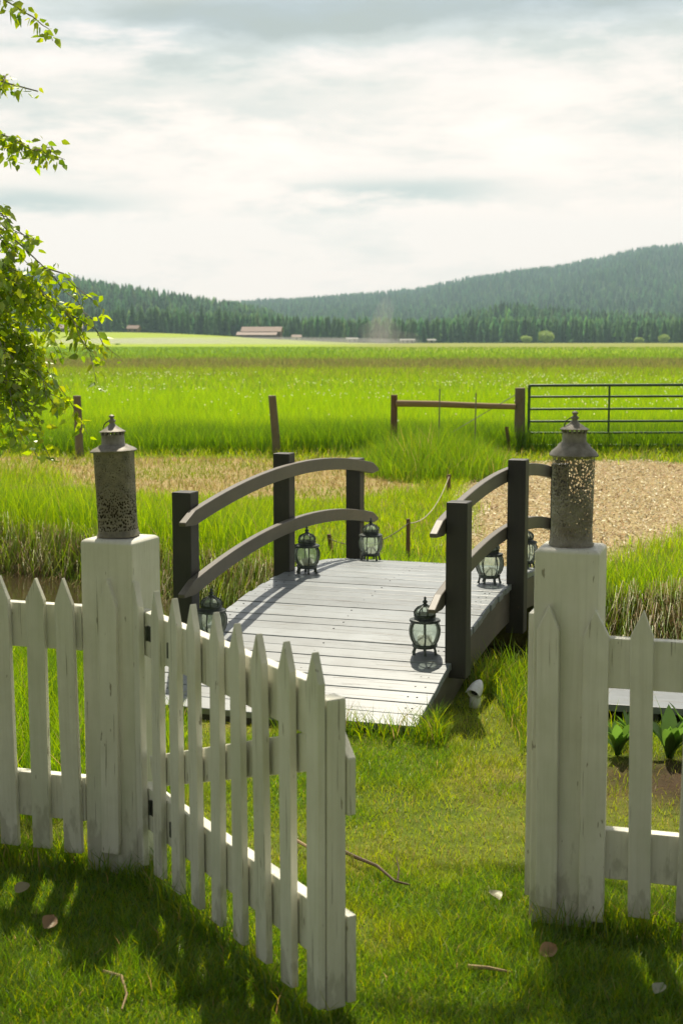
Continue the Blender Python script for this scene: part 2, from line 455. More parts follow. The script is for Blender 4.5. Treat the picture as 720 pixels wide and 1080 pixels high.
def soil_mask(x, y):
    n = (fbm(x * 2.2, y * 2.2, 41) - .5)
    a = sstep(.75, .25, np.hypot((x - 1.75) / 1.25, (y - 5.1) / .42) * .6 + n * .5)
    d = np.abs(ditch(x, y))
    return np.maximum(a, sstep(1.15, .85, d + n * .3))

def axis(lo, hi, step, far, g):
    a = list(np.arange(lo, hi + 1e-6, step)); s = step
    while a[-1] < far: s *= g; a.append(a[-1] + s)
    b = []; s = step; q = lo
    while q > -far: s *= g; q -= s; b.append(q)
    return np.array(b[::-1] + a)
gx = axis(-5, 6, .11, 3600, 1.16); gy = axis(2.4, 14, .09, 4300, 1.035)
gx = gx[np.abs(gx) < 4400]; gy = gy[gy < 4600]
gy = gy[gy > -600]
X, Y = np.meshgrid(gx, gy); Z = ground(X, Y)
nx, ny = len(gx), len(gy)
V = np.stack([X.ravel(), Y.ravel(), Z.ravel()], 1)
i, j = np.meshgrid(np.arange(nx - 1), np.arange(ny - 1)); q = (j * nx + i).ravel()
F = np.stack([q, q + 1, q + 1 + nx, q + nx], 1)
zone = np.stack([dry_mask(V[:, 0], V[:, 1]), chips_mask(V[:, 0], V[:, 1]), soil_mask(V[:, 0], V[:, 1])], 1)

m, nt, out = new_mat('ground_cover')
v = coords(nt, rnd=False)
at = N(nt, 'ShaderNodeAttribute', attribute_name='Col'); sc = N(nt, 'ShaderNodeSeparateColor'); nt.links.new(at.outputs['Color'], sc.inputs[0])
n1 = noise(nt, v, 1.1, 5, .6); n2 = noise(nt, v, 26, 4, .7); n3 = noise(nt, v, 5, 4, .6)
lawn = ramp(nt, n1, [(.34, (.06, .12, .012)), (.48, (.13, .18, .02)), (.60, (.20, .21, .035)), (.74, (.22, .165, .06))])
lawn = mixc(nt, ramp(nt, n2, [(.4, (0, 0, 0)), (.7, (.5, .5, .5))]), lawn, (.045, .05, .015))
sx = N(nt, 'ShaderNodeSeparateXYZ'); nt.links.new(v, sx.inputs[0])
# the meadow by distance: species and ripeness come in strips across the valley
ww = N(nt, 'ShaderNodeMapping'); ww.inputs['Scale'].default_value = (.012, .006, 1); nt.links.new(v, ww.inputs[0])
nb = noise(nt, ww.outputs[0], 1.0, 4, .6)
ly = math_(nt, 'LOGARITHM', math_(nt, 'MAXIMUM', sx.outputs['Y'], 5.0), 10.0)
ly = math_(nt, 'ADD', ly, math_(nt, 'MULTIPLY', math_(nt, 'SUBTRACT', nb, .5), .10))
lyn = math_(nt, 'DIVIDE', math_(nt, 'SUBTRACT', ly, 1.2), 2.0, True)
nearst = [(.0, (.22, .40, .010)), (.20, (.25, .43, .012)), (.25, (.20, .34, .014)), (.31, (.20, .29, .02)), (.345, (.155, .165, .045)), (.43, (.15, .15, .05))]
f_r = ramp(nt, lyn, nearst + [(.47, (.19, .30, .015)), (.57, (.26, .37, .015)), (.63, (.26, .28, .06)), (1, (.28, .31, .07))])
f_l = ramp(nt, lyn, nearst + [(.47, (.14, .25, .012)), (.66, (.15, .26, .014)), (.71, (.32, .42, .03)), (1, (.34, .42, .06))])
bear = math_(nt, 'DIVIDE', sx.outputs['X'], math_(nt, 'MAXIMUM', sx.outputs['Y'], 5.0))
fieldc = mixc(nt, ramp(nt, math_(nt, 'ADD', math_(nt, 'MULTIPLY', bear, 4.0), .5, True), [(.40, (0, 0, 0)), (.62, (1, 1, 1))]), f_l, f_r)
fn = N(nt, 'ShaderNodeMapping'); fn.inputs['Scale'].default_value = (.05, .5, 1); nt.links.new(v, fn.inputs[0])
fcl = noise(nt, fn.outputs[0], 1.6, 5, .65)
hs = N(nt, 'ShaderNodeHueSaturation'); nt.links.new(fieldc, hs.inputs['Color'])
nt.links.new(math_(nt, 'ADD', math_(nt, 'MULTIPLY', fcl, .9), .55), hs.inputs['Value'])
fm = N(nt, 'ShaderNodeMapRange'); fm.inputs[1].default_value = 20; fm.inputs[2].default_value = 21; nt.links.new(sx.outputs['Y'], fm.inputs[0])
c = mixc(nt, fm.outputs[0], lawn, hs.outputs[0])
c = mixc(nt, sc.outputs[0], c, ramp(nt, n3, [(.3, (.36, .30, .11)), (.5, (.40, .30, .15)), (.7, (.26, .28, .05))]))
c = mixc(nt, sc.outputs[1], c, ramp(nt, n2, [(.3, (.27, .21, .10)), (.55, (.44, .355, .18)), (.75, (.56, .48, .28))]))
c = mixc(nt, sc.outputs[2], c, ramp(nt, n3, [(.3, (.035, .024, .014)), (.7, (.085, .058, .034))]))
finish(nt, out, c, .95, bump(nt, math_(nt, 'ADD', n2, n3), .6, .03), spec=.1)
M['ground'] = m
g = np_mesh('ground', V, [F], M['ground'], zone); tag(g, kind='structure')
for p in g.data.polygons: p.use_smooth = True

# creek water
wx = np.linspace(-14, 14, 80); wy = np.interp(wx, DX, DY)
V = np.concatenate([np.stack([wx - .35, wy - 1.25, np.full(80, -.3)], 1), np.stack([wx + .35, wy + 1.25, np.full(80, -.3)], 1)])
k = np.arange(79); F = np.stack([k, k + 1, k + 81, k + 80], 1)
w = np_mesh('water', V, [F], M['water']); tag(w, kind='structure')

# hills: ridge heights by bearing, as surveyed from the gate
def ridge(px, xs, ys, D, tree=14):
    return 1.65 + (359 - np.interp(px, xs, ys)) / 1500 * D - tree
def hill_z(px, D):
    base = ground(np.clip((px - 360) / 1500, -2, 2) * D, D)
    rl = ridge(px, [-500, 0, 80, 95, 135, 185, 230, 280, 330], [262, 284, 294, 297, 303, 311, 318, 326, 350], 1700)
    rb = ridge(px, [380, 440, 485, 510, 535, 570, 610, 680, 760, 1100], [356, 346, 333, 323, 320, 324, 328, 331, 334, 335], 1350)
    rr = ridge(px, [60, 180, 230, 280, 360, 435, 485, 535, 585, 630, 680, 720, 800, 1100], [345, 325, 319, 316, 311, 305, 295, 289, 282, 273, 263, 260, 252, 240], 3800, 24)
    x = px * .011; n = (fbm(x + 7, D * .004, 60) - .5)
    zl = rl * sstep(960, 1700, D) * (1 - .5 * sstep(1700, 2600, D)) * (1 + n * .25 * sstep(1650, 1400, D))
    zb = rb * sstep(1000, 1350, D) * (1 - .6 * sstep(1350, 2000, D)) * (1 + n * .3 * sstep(1300, 1200, D))
    zr = rr * sstep(1300, 3800, D) * (1 - .3 * sstep(3800, 5200, D)) * (1 + n * .35 * sstep(3700, 2800, D))
    return np.maximum(base - .6, np.maximum(zl, np.maximum(zb, zr)))
pxs = np.linspace(-520, 1240, 200); Ds = np.concatenate([np.linspace(900, 2000, 60), np.linspace(2060, 4500, 42)])
PX, DD = np.meshgrid(pxs, Ds)
V = np.stack([((PX - 360) / 1500 * DD).ravel(), DD.ravel(), hill_z(PX, DD).ravel()], 1)
i, j = np.meshgrid(np.arange(len(pxs) - 1), np.arange(len(Ds) - 1)); q = (j * len(pxs) + i).ravel()
m, nt, out = new_mat('forest_floor')
v = coords(nt, rnd=False); n = noise(nt, v, .01, 5, .6)
finish(nt, out, mixc(nt, n, (.03, .055, .02), (.06, .085, .03)), 1.0, spec=.0); M['floor'] = m
h = np_mesh('hills', V, [np.stack([q, q + 1, q + 1 + len(pxs), q + len(pxs)], 1)], M['floor']); tag(h, kind='structure')

# ------------------------------------------------------------------ conifers
def conifer_template(layers, sides, seed):
    rr = np.random.default_rng(seed); V = []; F = []
    V += [(math.cos(a) * .012, math.sin(a) * .012, z) for z in (0, .5) for a in (0, 2.1, 4.2)]
    F += [(0, 1, 4), (0, 4, 3), (1, 2, 5), (1, 5, 4), (2, 0, 3), (2, 3, 5)]
    for L in range(layers):
        t = L / layers
        z0 = .07 + .86 * t; z1 = min(1.0, z0 + 1.75 * .93 / layers)
        r = (.17 * (1 - t) ** .8 + .02)
        o = len(V); ph = rr.random() * 6
        for k in range(sides):
            a = ph + 2 * math.pi * k / sides
            rk = r * (.6 + .65 * rr.random()) * (1.0 if k % 2 else .8)
            V.append((math.cos(a) * rk, math.sin(a) * rk, z0 + (rr.random() - .5) * .05))
        V.append((0, 0, z1))
        for k in range(sides): F.append((o + k, o + (k + 1) % sides, o + sides))
    return np.array(V), np.array(F)
def scatter_trees(name, P, H, temps, mat, wid=1.0):
    Vs = []; Fs = []; Cs = []; o = 0
    idx = RNG.integers(0, len(temps), len(P))
    for t, (tv, tf) in enumerate(temps):
        s = idx == t; p = P[s]; h = H[s]; n = len(p)
        if not n: continue
        a = RNG.random(n) * 6.283; ca, sa = np.cos(a), np.sin(a)
        w = h * wid * RNG.uniform(.65, 1.5, n)
        x = tv[None, :, 0] * ca[:, None] - tv[None, :, 1] * sa[:, None]; y = tv[None, :, 0] * sa[:, None] + tv[None, :, 1] * ca[:, None]
        v = np.stack([p[:, 0, None] + x * w[:, None], p[:, 1, None] + y * w[:, None], p[:, 2, None] + tv[None, :, 2] * h[:, None]], 2)
        Vs.append(v.reshape(-1, 3)); Fs.append((tf[None] + (np.arange(n) * len(tv))[:, None, None] + o).reshape(-1, 3)); o += n * len(tv)
        c = np.array([.075, .155, .046]) * RNG.uniform(.45, 1.6, (n, 1)) * (1 + RNG.uniform(-.15, .2, (n, 3)))
        pv = fbm(p[:, 0] * .006, p[:, 1] * .006, 131)[:, None]; c = c * (.62 + .8 * pv) * np.array([1, 1, 1.1])
        yl = (RNG.random((n, 1)) < .05); c = np.where(yl, c * [1.7, 1.45, 1.0], c)
        Cs.append(np.repeat(c, len(tv), 0))
    return np_mesh(name, np.concatenate(Vs), [np.concatenate(Fs)], mat, np.concatenate(Cs))
T3 = [conifer_template(4, 6, s) for s in range(5)]
def forest_points(n, D0, D1, p0, p1):
    D = np.sqrt(RNG.uniform(D0 * D0, D1 * D1, n)); px = RNG.uniform(p0, p1, n)
    z = hill_z(px, D)
    return px, D, np.stack([(px - 360) / 1500 * D, D, z - .5], 1)
pts = []
px, D, p = forest_points(15000, 945, 1780, -420, 1150); pts.append(p)
px, D, p = forest_points(2600, 905, 960, -420, 1150); pts.append(p)
px, D, p = forest_points(26000, 1780, 3900, 100, 1150); pts.append(p)
P = np.concatenate(pts)
H = RNG.uniform(7.5, 18.5, len(P)) * np.where(P[:, 1] > 1800, 1.15, 1)
fo = scatter_trees('forest', P, H, T3, M['needles'], 1.05); tag(fo, kind='stuff')

# the front row, one by one
T7 = [conifer_template(8, 9, 50 + s) for s in range(4)]
protos = []
for t, (tv, tf) in enumerate(T7):
    c = np.repeat((np.array([[.078, .15, .046]]) * [.8, 1.05, 1.25, .9][t]), len(tv), 0)
    me = np_mesh('conifer', tv, [tf], M['needles'], c)
    protos.append(me)
k = 0
for px in np.arange(66, 745, 6.2):
    if 243 < px < 306: continue
    for rep in range(1):
        x_ = px + random.uniform(-3, 3); D = random.uniform(880, 915)
        o = protos[k] if k < 4 else protos[k % 4].copy()
        if k >= 4: COL.objects.link(o)
        hgt = random.uniform(11, 17) * (1.12 if px < 240 else 1.0)
        wx_ = (x_ - 360) / 1500 * D
        o.location = (wx_, D, float(ground(wx_, D)) - .3)
        o.scale = (hgt * 1.1, hgt * 1.1, hgt); o.rotation_euler = (0, 0, random.random() * 6)
        tag(o, 'dark green conifer in the row at the far edge of the meadow', 'tree', 'conifers along the far edge of the meadow'); k += 1

# pale broadleaf trees at the foot of the hill
def round_tree(loc, w, h, label, seed):
    rr = np.random.default_rng(seed)
    root = tag(empty('broadleaf_tree', loc), label, 'tree')
    MB().tube([(0, 0, -.3), (.1, 0, h * .3), (0, .1, h * .6)], [.28, .2, .08], 8).build('trunk', M['bark'], root)
    n = 2600
    dirs = rr.normal(size=(n, 3)); dirs /= np.linalg.norm(dirs, axis=1)[:, None]
    cl = rr.normal(size=(26, 3)); cl /= np.linalg.norm(cl, axis=1)[:, None]
    lump = .72 + .3 * np.max(np.clip(dirs @ cl.T, 0, 1) ** 14, 1)
    rad = lump * rr.uniform(.7, 1.0, n)
    c = dirs * rad[:, None] * [w / 2, w / 2, h * .5] + [0, 0, h * .5]
    c[:, 2] = np.maximum(c[:, 2], .2)
    s = rr.uniform(.2, .42, n) * w / 9
    a = rr.normal(size=(n, 3)); a /= np.linalg.norm(a, axis=1)[:, None]
    b = np.cross(a, rr.normal(size=(n, 3))); b /= np.linalg.norm(b, axis=1)[:, None]
    V = np.stack([c - a * s[:, None], c + b * s[:, None] * .6, c + a * s[:, None], c - b * s[:, None] * .6], 1).reshape(-1, 3)
    colr = np.repeat(np.array([.21, .30, .06]) * rr.uniform(.7, 1.35, (n, 1)), 4, 0)
    np_mesh('crown', V, [np.arange(n * 4).reshape(-1, 4)], M['leaf'], colr, root)
def bearing(px, D): return ((px - 360) / 1500 * D, D, float(ground((px - 360) / 1500 * D, D)))
round_tree(bearing(553, 800), 7, 4.6, 'small pale green bush left of the bigger round tree below the hill', 1)
round_tree(bearing(573, 820), 10.5, 7.4, 'larger round pale green tree standing before the dark hill forest', 2)
round_tree(bearing(697, 840), 7, 5.5, 'light green broadleaf tree at the far right edge of the meadow', 3)
round_tree(bearing(671, 845), 6, 3.6, 'low grey green bush before the forest at the far right', 4)

# far buildings
def flat_mat(name, c1, c2, rough=.8, sc=2):
    m, nt, out = new_mat(name); v = coords(nt); n = noise(nt, v, sc, 4, .6)
    finish(nt, out, mixc(nt, n, c1, c2), rough); return m
M['roof_red'] = flat_mat('rusty_roof', (.20, .115, .085), (.28, .17, .12), .7, .6)
M['roof_pink'] = flat_mat('faded_roof', (.33, .235, .19), (.25, .165, .13), .7, .6)
M['barn_wall'] = flat_mat('barn_boards', (.10, .05, .035), (.16, .08, .055))
M['white_wall'] = flat_mat('white_siding', (.42, .42, .40), (.34, .34, .32))
M['dark_glass'] = flat_mat('window_dark', (.02, .022, .025), (.03, .03, .035), .2)
M['cabin'] = flat_mat('cabin_boards', (.16, .10, .06), (.22, .14, .09))
def building(name, loc, rz, L, Wd, hw, hr, wall, roof, label, cat, lean=None, nwin=3):
    root = tag(empty(name, loc, rz), label, cat)
    b = MB(); b.box((0, 0, hw / 2 - .3), (L, Wd, hw + .6))
    b.add([(-L / 2, -Wd / 2, hw), (-L / 2, Wd / 2, hw), (-L / 2, 0, hw + hr), (L / 2, -Wd / 2, hw), (L / 2, Wd / 2, hw), (L / 2, 0, hw + hr)],
          [(0, 1, 2), (3, 5, 4), (0, 2, 5, 3), (1, 4, 5, 2), (0, 3, 4, 1)])
    b.build('wall', wall, root)
    r = MB()
    for s in (-1, 1):
        y0, z0 = s * (Wd / 2 + .5), hw - .3; y1, z1 = 0, hw + hr + .12
        r.add([(-L / 2 - .6, y0, z0), (L / 2 + .6, y0, z0), (L / 2 + .6, y1, z1), (-L / 2 - .6, y1, z1), (-L / 2 - .6, y0, z0 + .2), (L / 2 + .6, y0, z0 + .2), (L / 2 + .6, y1, z1 + .2), (-L / 2 - .6, y1, z1 + .2)],
              [(0, 1, 2, 3), (7, 6, 5, 4), (0, 4, 5, 1), (1, 5, 6, 2), (2, 6, 7, 3), (3, 7, 4, 0)])
    r.build('roof', roof, root)
    if lean:
        l = MB(); l.add([(-L / 2 - 2.5, -Wd / 2 - lean, 1.9), (L / 2 - 1.5, -Wd / 2 - lean, 1.9), (L / 2 - 1.5, -Wd / 2, hw - .5), (-L / 2 - 2.5, -Wd / 2, hw - .5),
                         (-L / 2 - 2.5, -Wd / 2 - lean, 2.1), (L / 2 - 1.5, -Wd / 2 - lean, 2.1), (L / 2 - 1.5, -Wd / 2, hw - .3), (-L / 2 - 2.5, -Wd / 2, hw - .3)],
                        [(0, 1, 2, 3), (7, 6, 5, 4), (0, 4, 5, 1), (1, 5, 6, 2), (2, 6, 7, 3), (3, 7, 4, 0)])
        l.build('lean_to_roof', M['roof_pink'], root)
        for k in range(5):
            MB().box((-L / 2 - 2 + k * (L) / 4.4, -Wd / 2 - lean + .2, .9), (.25, .25, 2.0)).build('lean_to_post', wall, root)
    for k in range(nwin):
        MB().box((-L / 2 + L * (k + .5) / nwin, -Wd / 2 - .05, hw * .5), (1.1, .12, 1.1)).build('window', M['dark_glass'], root)
    return root
building('barn', bearing(277, 850), R(-6), 23, 9, 4.2, 2.4, M['barn_wall'], M['roof_red'], 'long dark barn with rusty red roof and pale lean-to at the forest edge', 'barn', lean=5)
building('house', bearing(78, 880), R(8), 13, 7, 2.6, 1.8, M['cabin'], M['roof_pink'], 'low brown house behind the birch leaves at the far left of the meadow', 'house', nwin=3)
building('cabin', bearing(143, 870), R(-12), 6.5, 5, 2.4, 1.6, M['cabin'], M['roof_red'], 'small brown cabin left of the barn under the conifers', 'cabin', nwin=2)
building('shed', bearing(313, 860), R(5), 5, 4, 2.0, 1.0, M['white_wall'], M['roof_pink'], 'small pale shed just right of the long barn', 'shed', nwin=1)
building('trailer', bearing(371, 850), R(4), 6, 2.6, 2.3, .3, M['white_wall'], M['white_wall'], 'white trailer left of the tall dust plume at the meadow edge', 'trailer', nwin=2)
building('trailer', bearing(429, 850), R(-3), 8, 2.6, 1.9, .3, M['white_wall'], M['white_wall'], 'long white trailer right of the dust plume at the meadow edge', 'trailer', nwin=3)
building('shed', bearing(454, 845), R(7), 4.2, 2.4, 1.8, .4, M['white_wall'], M['white_wall'], 'smallest white shed right of the two trailers under the trees', 'shed', nwin=1)

# ------------------------------------------------------------------ haze and dust
def volume_mat(name, dens, col, aniso=.3):
    m, nt, out = new_mat(name)
    p = nt.nodes.new('ShaderNodeVolumePrincipled'); p.inputs['Density'].default_value = dens; p.inputs['Color'].default_value = (*col, 1); p.inputs['Anisotropy'].default_value = aniso
    nt.links.new(p.outputs[0], out.inputs['Volume']); return m
_hz = MB().box((0, 2050, 190), (9000, 5400, 388)).build('haze', volume_mat('haze_air', .00018, (.60, .85, .98), .2)); tag(_hz, kind='stuff')
def dust(loc, size, dens, seed, tilt=0, col=(.85, .74, .58)):
    rr = np.random.default_rng(seed)
    bm = bmesh.new(); bmesh.ops.create_icosphere(bm, subdivisions=4, radius=1)
    me = bpy.data.meshes.new('dust_plume')
    for v in bm.verts:
        n = v.co.normalized()
        k = .75 + .5 * float(fbm(n.x * 1.6 + seed, n.z * 1.6 + n.y, seed))
        v.co = n * k
        v.co.x *= size[0] / 2; v.co.y *= size[1] / 2; v.co.z *= size[2] / 2
        v.co.x += tilt * v.co.z
    bm.to_mesh(me); bm.free(); me.materials.append(volume_mat('dust_air', dens, col, .4))
    o = bpy.data.objects.new('dust_plume', me); COL.objects.link(o); o.location = loc; tag(o, kind='stuff')
gD = lambda px, D, z: ((px - 360) / 1500 * D, D, float(ground((px - 360) / 1500 * D, D)) + z)
dust(gD(402, 640, 9), (10, 10, 25), .015, 13, .16, (.98, .93, .84))
dust(gD(400, 662, 6), (20, 16, 13), .008, 4, .1, (.98, .93, .84))
dust(gD(412, 690, 3), (30, 18, 7), .006, 9)
dust(gD(250, 500, 1.2), (130, 20, 3.0), .03, 5, 0, (.98, .97, .90))
dust(gD(120, 470, .9), (80, 16, 2.6), .035, 6, 0, (.98, .97, .90))


# ------------------------------------------------------------------ picket fence, posts, gate
FA = R(-17)                                   # the fence line drops towards us on the right
FU = Vector((math.cos(FA), math.sin(FA), 0)); FB = Vector((-math.sin(FA), math.cos(FA), 0))   # along, behind
def picket_mesh(w=.061, z0=.06, z1=.925, t=.02, point=.075, seed=0):
    rr = random.Random(seed)
    j = lambda a: rr.uniform(-a, a)
    zs = z1 - point + j(.006)
    b = MB()
    pr = [(-w / 2, z0 + j(.004)), (w / 2, z0 + j(.004)), (w / 2 + j(.001), zs + j(.003)), (j(.004), z1 + j(.004)), (-w / 2 + j(.001), zs + j(.003))]
    b.add([(x, 0, z) for x, z in pr] + [(x, -t, z) for x, z in pr],
          [(0, 1, 2, 3, 4), (9, 8, 7, 6, 5)] + [(i, (i + 1) % 5, (i + 1) % 5 + 5, i + 5) for i in range(5)])
    return b
PK = [0]
def picket(x, y, parent, **kw):
    PK[0] += 1; rr = random.Random(PK[0] * 13)
    b = picket_mesh(seed=PK[0], **kw)
    o = b.build('picket', M['white'], parent, bevel=.0025)
    o.location = (x, y, 0); o.rotation_euler = (R(rr.uniform(-.6, .6)), R(rr.uniform(-.8, .8)), R(rr.uniform(-1.5, 1.5)))
    return o

LC = Vector((-.798, 4.309, 0)); RC = Vector((.534, 3.897, 0)); PW = .168
def post(corner, ht, label, pick, name='gate_post'):
    root = tag(empty(name, corner, FA), label, 'fence post')
    b = MB(); c = .007
    prof = [(-.06, 0), (ht - .008, 0), (ht, .010)]
    vs = []
    for z, ins in prof:
        for x, y in ((ins, ins), (PW - ins, ins), (PW - ins, PW - ins), (ins, PW - ins)): vs.append((x, y, z))
    fs = [(3, 2, 1, 0), (8, 9, 10, 11)]
    for i in range(2):
        for k in range(4): fs.append((i * 4 + k, i * 4 + (k + 1) % 4, i * 4 + 4 + (k + 1) % 4, i * 4 + 4 + k))
    b.add(vs, fs).build('post_shaft', M['white'], root, bevel=.004)
    for x, kw in pick: picket(x, -.001, root, **kw)
    return root
PW = .178
pl = post(LC, 1.047, 'square white gate post on the left carrying the darker rusty lantern', [(.094, dict(z0=.065, z1=.93))])
pl.rotation_euler = (0, 0, R(-21))
pr = post(RC, 1.078, 'square white gate post on the right carrying the paler pierced lantern', [(.052, dict(z0=.055, z1=.925)), (.178, dict(z0=.03, z1=.922, w=.07))])
b = MB(); b.box((-.012, .10, .47), (.022, .09, .83)); b.build('stop_board', M['white'], pr, bevel=.003)

def panel(name, corner, xs, x0, x1, label):
    root = tag(empty(name, corner, FA), label, 'fence')
    for z0, z1 in ((.698, .838), (.152, .294)):
        MB().box(((x0 + x1) / 2, .019, (z0 + z1) / 2), (x1 - x0, .036, z1 - z0)).build('rail', M['white'], root, bevel=.003)
    for i, x in enumerate(xs): picket(x, -.001, root, z0=.055, z1=.925)
    return root
panel('picket_fence', LC, [-.038, -.148, -.262, -.376, -.49, -.605, -.72, -.835, -.95, -1.065, -1.18, -1.295, -1.41, -1.525, -1.64], -1.72, -.003, 'white picket fence running left from the gate post with the darker lantern')
panel('picket_fence', RC, [.310, .438, .566, .694, .82, .95, 1.078, 1.206, 1.334, 1.462, 1.59], PW + .003, 1.66, 'white picket fence running right from the gate post with the paler lantern')

GA = R(-59.75)
g = tag(empty('picket_gate', (-.603, 4.24, 0), GA), 'white picket gate swung open towards the viewer on the left post', 'gate')
for i in range(9):
    picket(.0 + i * .1368, -.001, g, z0=.05 if i < 7 else .045, z1=.922 if i else .93, w=.059)
GX = 1.0945 + .034
MB().box(((GX - .075) / 2 - .02, .02, .768), (GX - .035, .036, .135)).build('rail', M['white'], g, bevel=.003)
MB().box(((GX - .075) / 2 - .02, .02, .222), (GX - .035, .036, .135)).build('rail', M['white'], g, bevel=.003)
p0 = Vector((.04, .019, .345)); p1 = Vector((GX - .10, .019, .66)); dv = p1 - p0
MB().box((p0 + p1) / 2, (dv.length, .030, .095), M=Matrix.Rotation(-math.atan2(dv.z, dv.x), 3, 'Y')).build('brace', M['white'], g, bevel=.003)
b = MB(); b.box((GX - .028, .027, .425), (.055, .052, .77)); b.build('stile', M['white'], g, bevel=.004)
b = MB(); b.add([(GX - .10, .055, .52), (GX + .004, .055, .52), (GX + .004, .055, .66), (GX - .05, .055, .72), (GX - .10, .055, .72)] + [(x, .078, z) for x, z in ((GX - .10, .52), (GX + .004, .52), (GX + .004, .66), (GX - .05, .72), (GX - .10, .72))],
      [(4, 3, 2, 1, 0), (5, 6, 7, 8, 9)] + [(i, (i + 1) % 5, (i + 1) % 5 + 5, i + 5) for i in range(5)])
b.build('latch_block', M['white'], g, bevel=.003)
b = MB(); b.box((GX - .04, .067, .16), (.09, .024, .22)); b.build('latch_block', M['white'], g, bevel=.003)
for z in (.765, .225):
    b = MB()
    for x in (.068, .068 + .1368): b.box((x, -.0035, z + (.012 if x < .1 else -.012)), (.016, .005, .045))
    b.tube([(.052, -.006, z - .01), (.052, -.006, z + .035)], .006, 8)
    b.build('hinge', M['iron'], g)

# ------------------------------------------------------------------ pierced lanterns on the posts
def tin_lantern(loc, rz, tilt, mat, roofmat, label, sq, rise):
    root = tag(empty('metal_lantern', loc, rz), label, 'lantern'); root.rotation_euler = (tilt[0], tilt[1], rz)
    r = .0605
    b = MB(); b.lathe([(r + .003, 0), (r + .004, .006), (r, .012), (r - .002, .05), (r - .001, .15), (r, .262), (r + .002, .268)], 48, sq, cap=False)
    b.build('body', mat, root, smooth=True)
    b = MB(); b.lathe([(.001, .006), (r - .004, .006), (r - .004, .009), (.001, .009)], 24, sq); b.build('base_plate', roofmat, root)
    b = MB(); b.lathe([(r - .002, .262), (r + .008, .262), (r + .0095, .2655), (r + .002, .270 + rise * .25), (.048, .274 + rise * .6), (.040, .276 + rise)], 48, sq, cap=False)
    b.build('roof', roofmat, root, smooth=True)
    z1 = .274 + rise; z2 = z1 + .030
    b = MB(); b.lathe([(.0385, z1), (.0345, z1 + .006), (.0335, z2), (.036, z2 + .002)], 32, sq, cap=False)
    nk = b.build('neck', roofmat, root, smooth=True)
    b = MB()
    for k in range(16):
        a = 2 * math.pi * k / 16; g_ = (abs(math.cos(a)) ** sq + abs(math.sin(a)) ** sq) ** (-1 / sq)
        b.box((.0335 * g_ * math.cos(a), .0335 * g_ * math.sin(a), z2 + .006), (.005, .005, .010), a)
    tag(b.build('vent_bars', roofmat, nk), kind='stuff')
    b = MB(); b.lathe([(r2, q + z2) for r2, q in [(.030, .011), (.0415, .010), (.042, .012), (.028, .020), (.015, .029), (.010, .034), (.0075, .038), (.0115, .043), (.0115, .047), (.006, .050), (.0055, .053), (.009, .057), (.009, .060), (.003, .064)]], 32, None)
    b.build('finial', roofmat, root, smooth=True)
    zh = z2 + .045
    b = MB(); b.tube([(-.004 - .026 * math.sin(q) , 0, zh + .026 * math.cos(q) - .026) for q in np.linspace(.2, 3.0, 14)], .0018, 6)
    b.build('ring_handle', M['iron'], root, smooth=True)
    root.scale = (.97, .97, 1.0 if rise < .01 else .96)
    return root
tin_lantern(LC + FU * .086 + FB * .088 + Vector((0, 0, 1.048)), FA + R(8), (R(-1.0), R(-2.6)), M['tin_dark'], M['tin'], 'dark rusty tin lantern leaning slightly on the left white gate post', 3.0, .008)
tin_lantern(RC + FU * .088 + FB * .09 + Vector((0, 0, 1.079)), FA + R(20), (R(.3), R(.5)), M['tin_pale'], M['tin'], 'pale pierced tin lantern with see-through filigree on the right white gate post', 2.3, .024)

# ------------------------------------------------------------------ arched footbridge
BA = .321; BC = Vector((.313, 7.85, 0)); BW = .662; S1, S3 = -1.34, 1.32; SN = 1.965
dz = lambda s: .34 - .0752 * s * s
br = tag(empty('footbridge', BC, -BA), 'arched wooden footbridge with grey white deck and dark posts over the creek', 'bridge')
b = MB(); npl = 42; ds = 2 * SN / npl
for k in range(npl):
    s = -SN + (k + .5) * ds; a = math.atan(-.1504 * s)
    rr = random.Random(k * 3 + 1)
    b.box((rr.uniform(-.004, .004), s, dz(s) - .016 + rr.uniform(-.0015, .0015)), (1.31, ds * math.hypot(1, .15 * s) - .0048, .032), M=Matrix.Rotation(a, 3, 'X'), tone=rr.uniform(.15, .85))
b.build('deck', M['deck'], br, bevel=.003)
b = MB()
for k in range(npl):
    s = -SN + (k + .5) * ds; rr = random.Random(k)
    for x in (-.6, -.56, .56, .6, 0):
        for q in (0,):
            b.lathe([(.0045, -.004), (.0045, .0008)], 6, c=(x + rr.uniform(-.012, .012), s + q, dz(s + q) + .0003))
tag(b.build('nail_heads', M['iron'], br), kind='stuff')
def arc_beam(w, zf, s0, s1, th, hh, n=26, taper=0.0):
    b = MB(); vs = []; fs = []
    for i in range(n + 1):
        s = s0 + (s1 - s0) * i / n; z = zf(s)
        e = 1.0
        if taper:
            dd = min(s - s0, s1 - s); e = min(1.0, .25 + .75 * dd / taper)
        t = (zf(s + .01) - zf(s - .01)) / .02; L = math.hypot(1, t); ny_, nz_ = -t / L, 1 / L
        for x, h in ((-th / 2, -hh / 2 * e), (th / 2, -hh / 2 * e), (th / 2, hh / 2 * e), (-th / 2, hh / 2 * e)):
            vs.append((w + x, s + ny_ * h, z + nz_ * h))
    for i in range(n):
        for k in range(4): fs.append((i * 4 + k, i * 4 + (k + 1) % 4, i * 4 + 4 + (k + 1) % 4, i * 4 + 4 + k))
    fs += [(3, 2, 1, 0), (n * 4, n * 4 + 1, n * 4 + 2, n * 4 + 3)]
    return b.add(vs, fs)
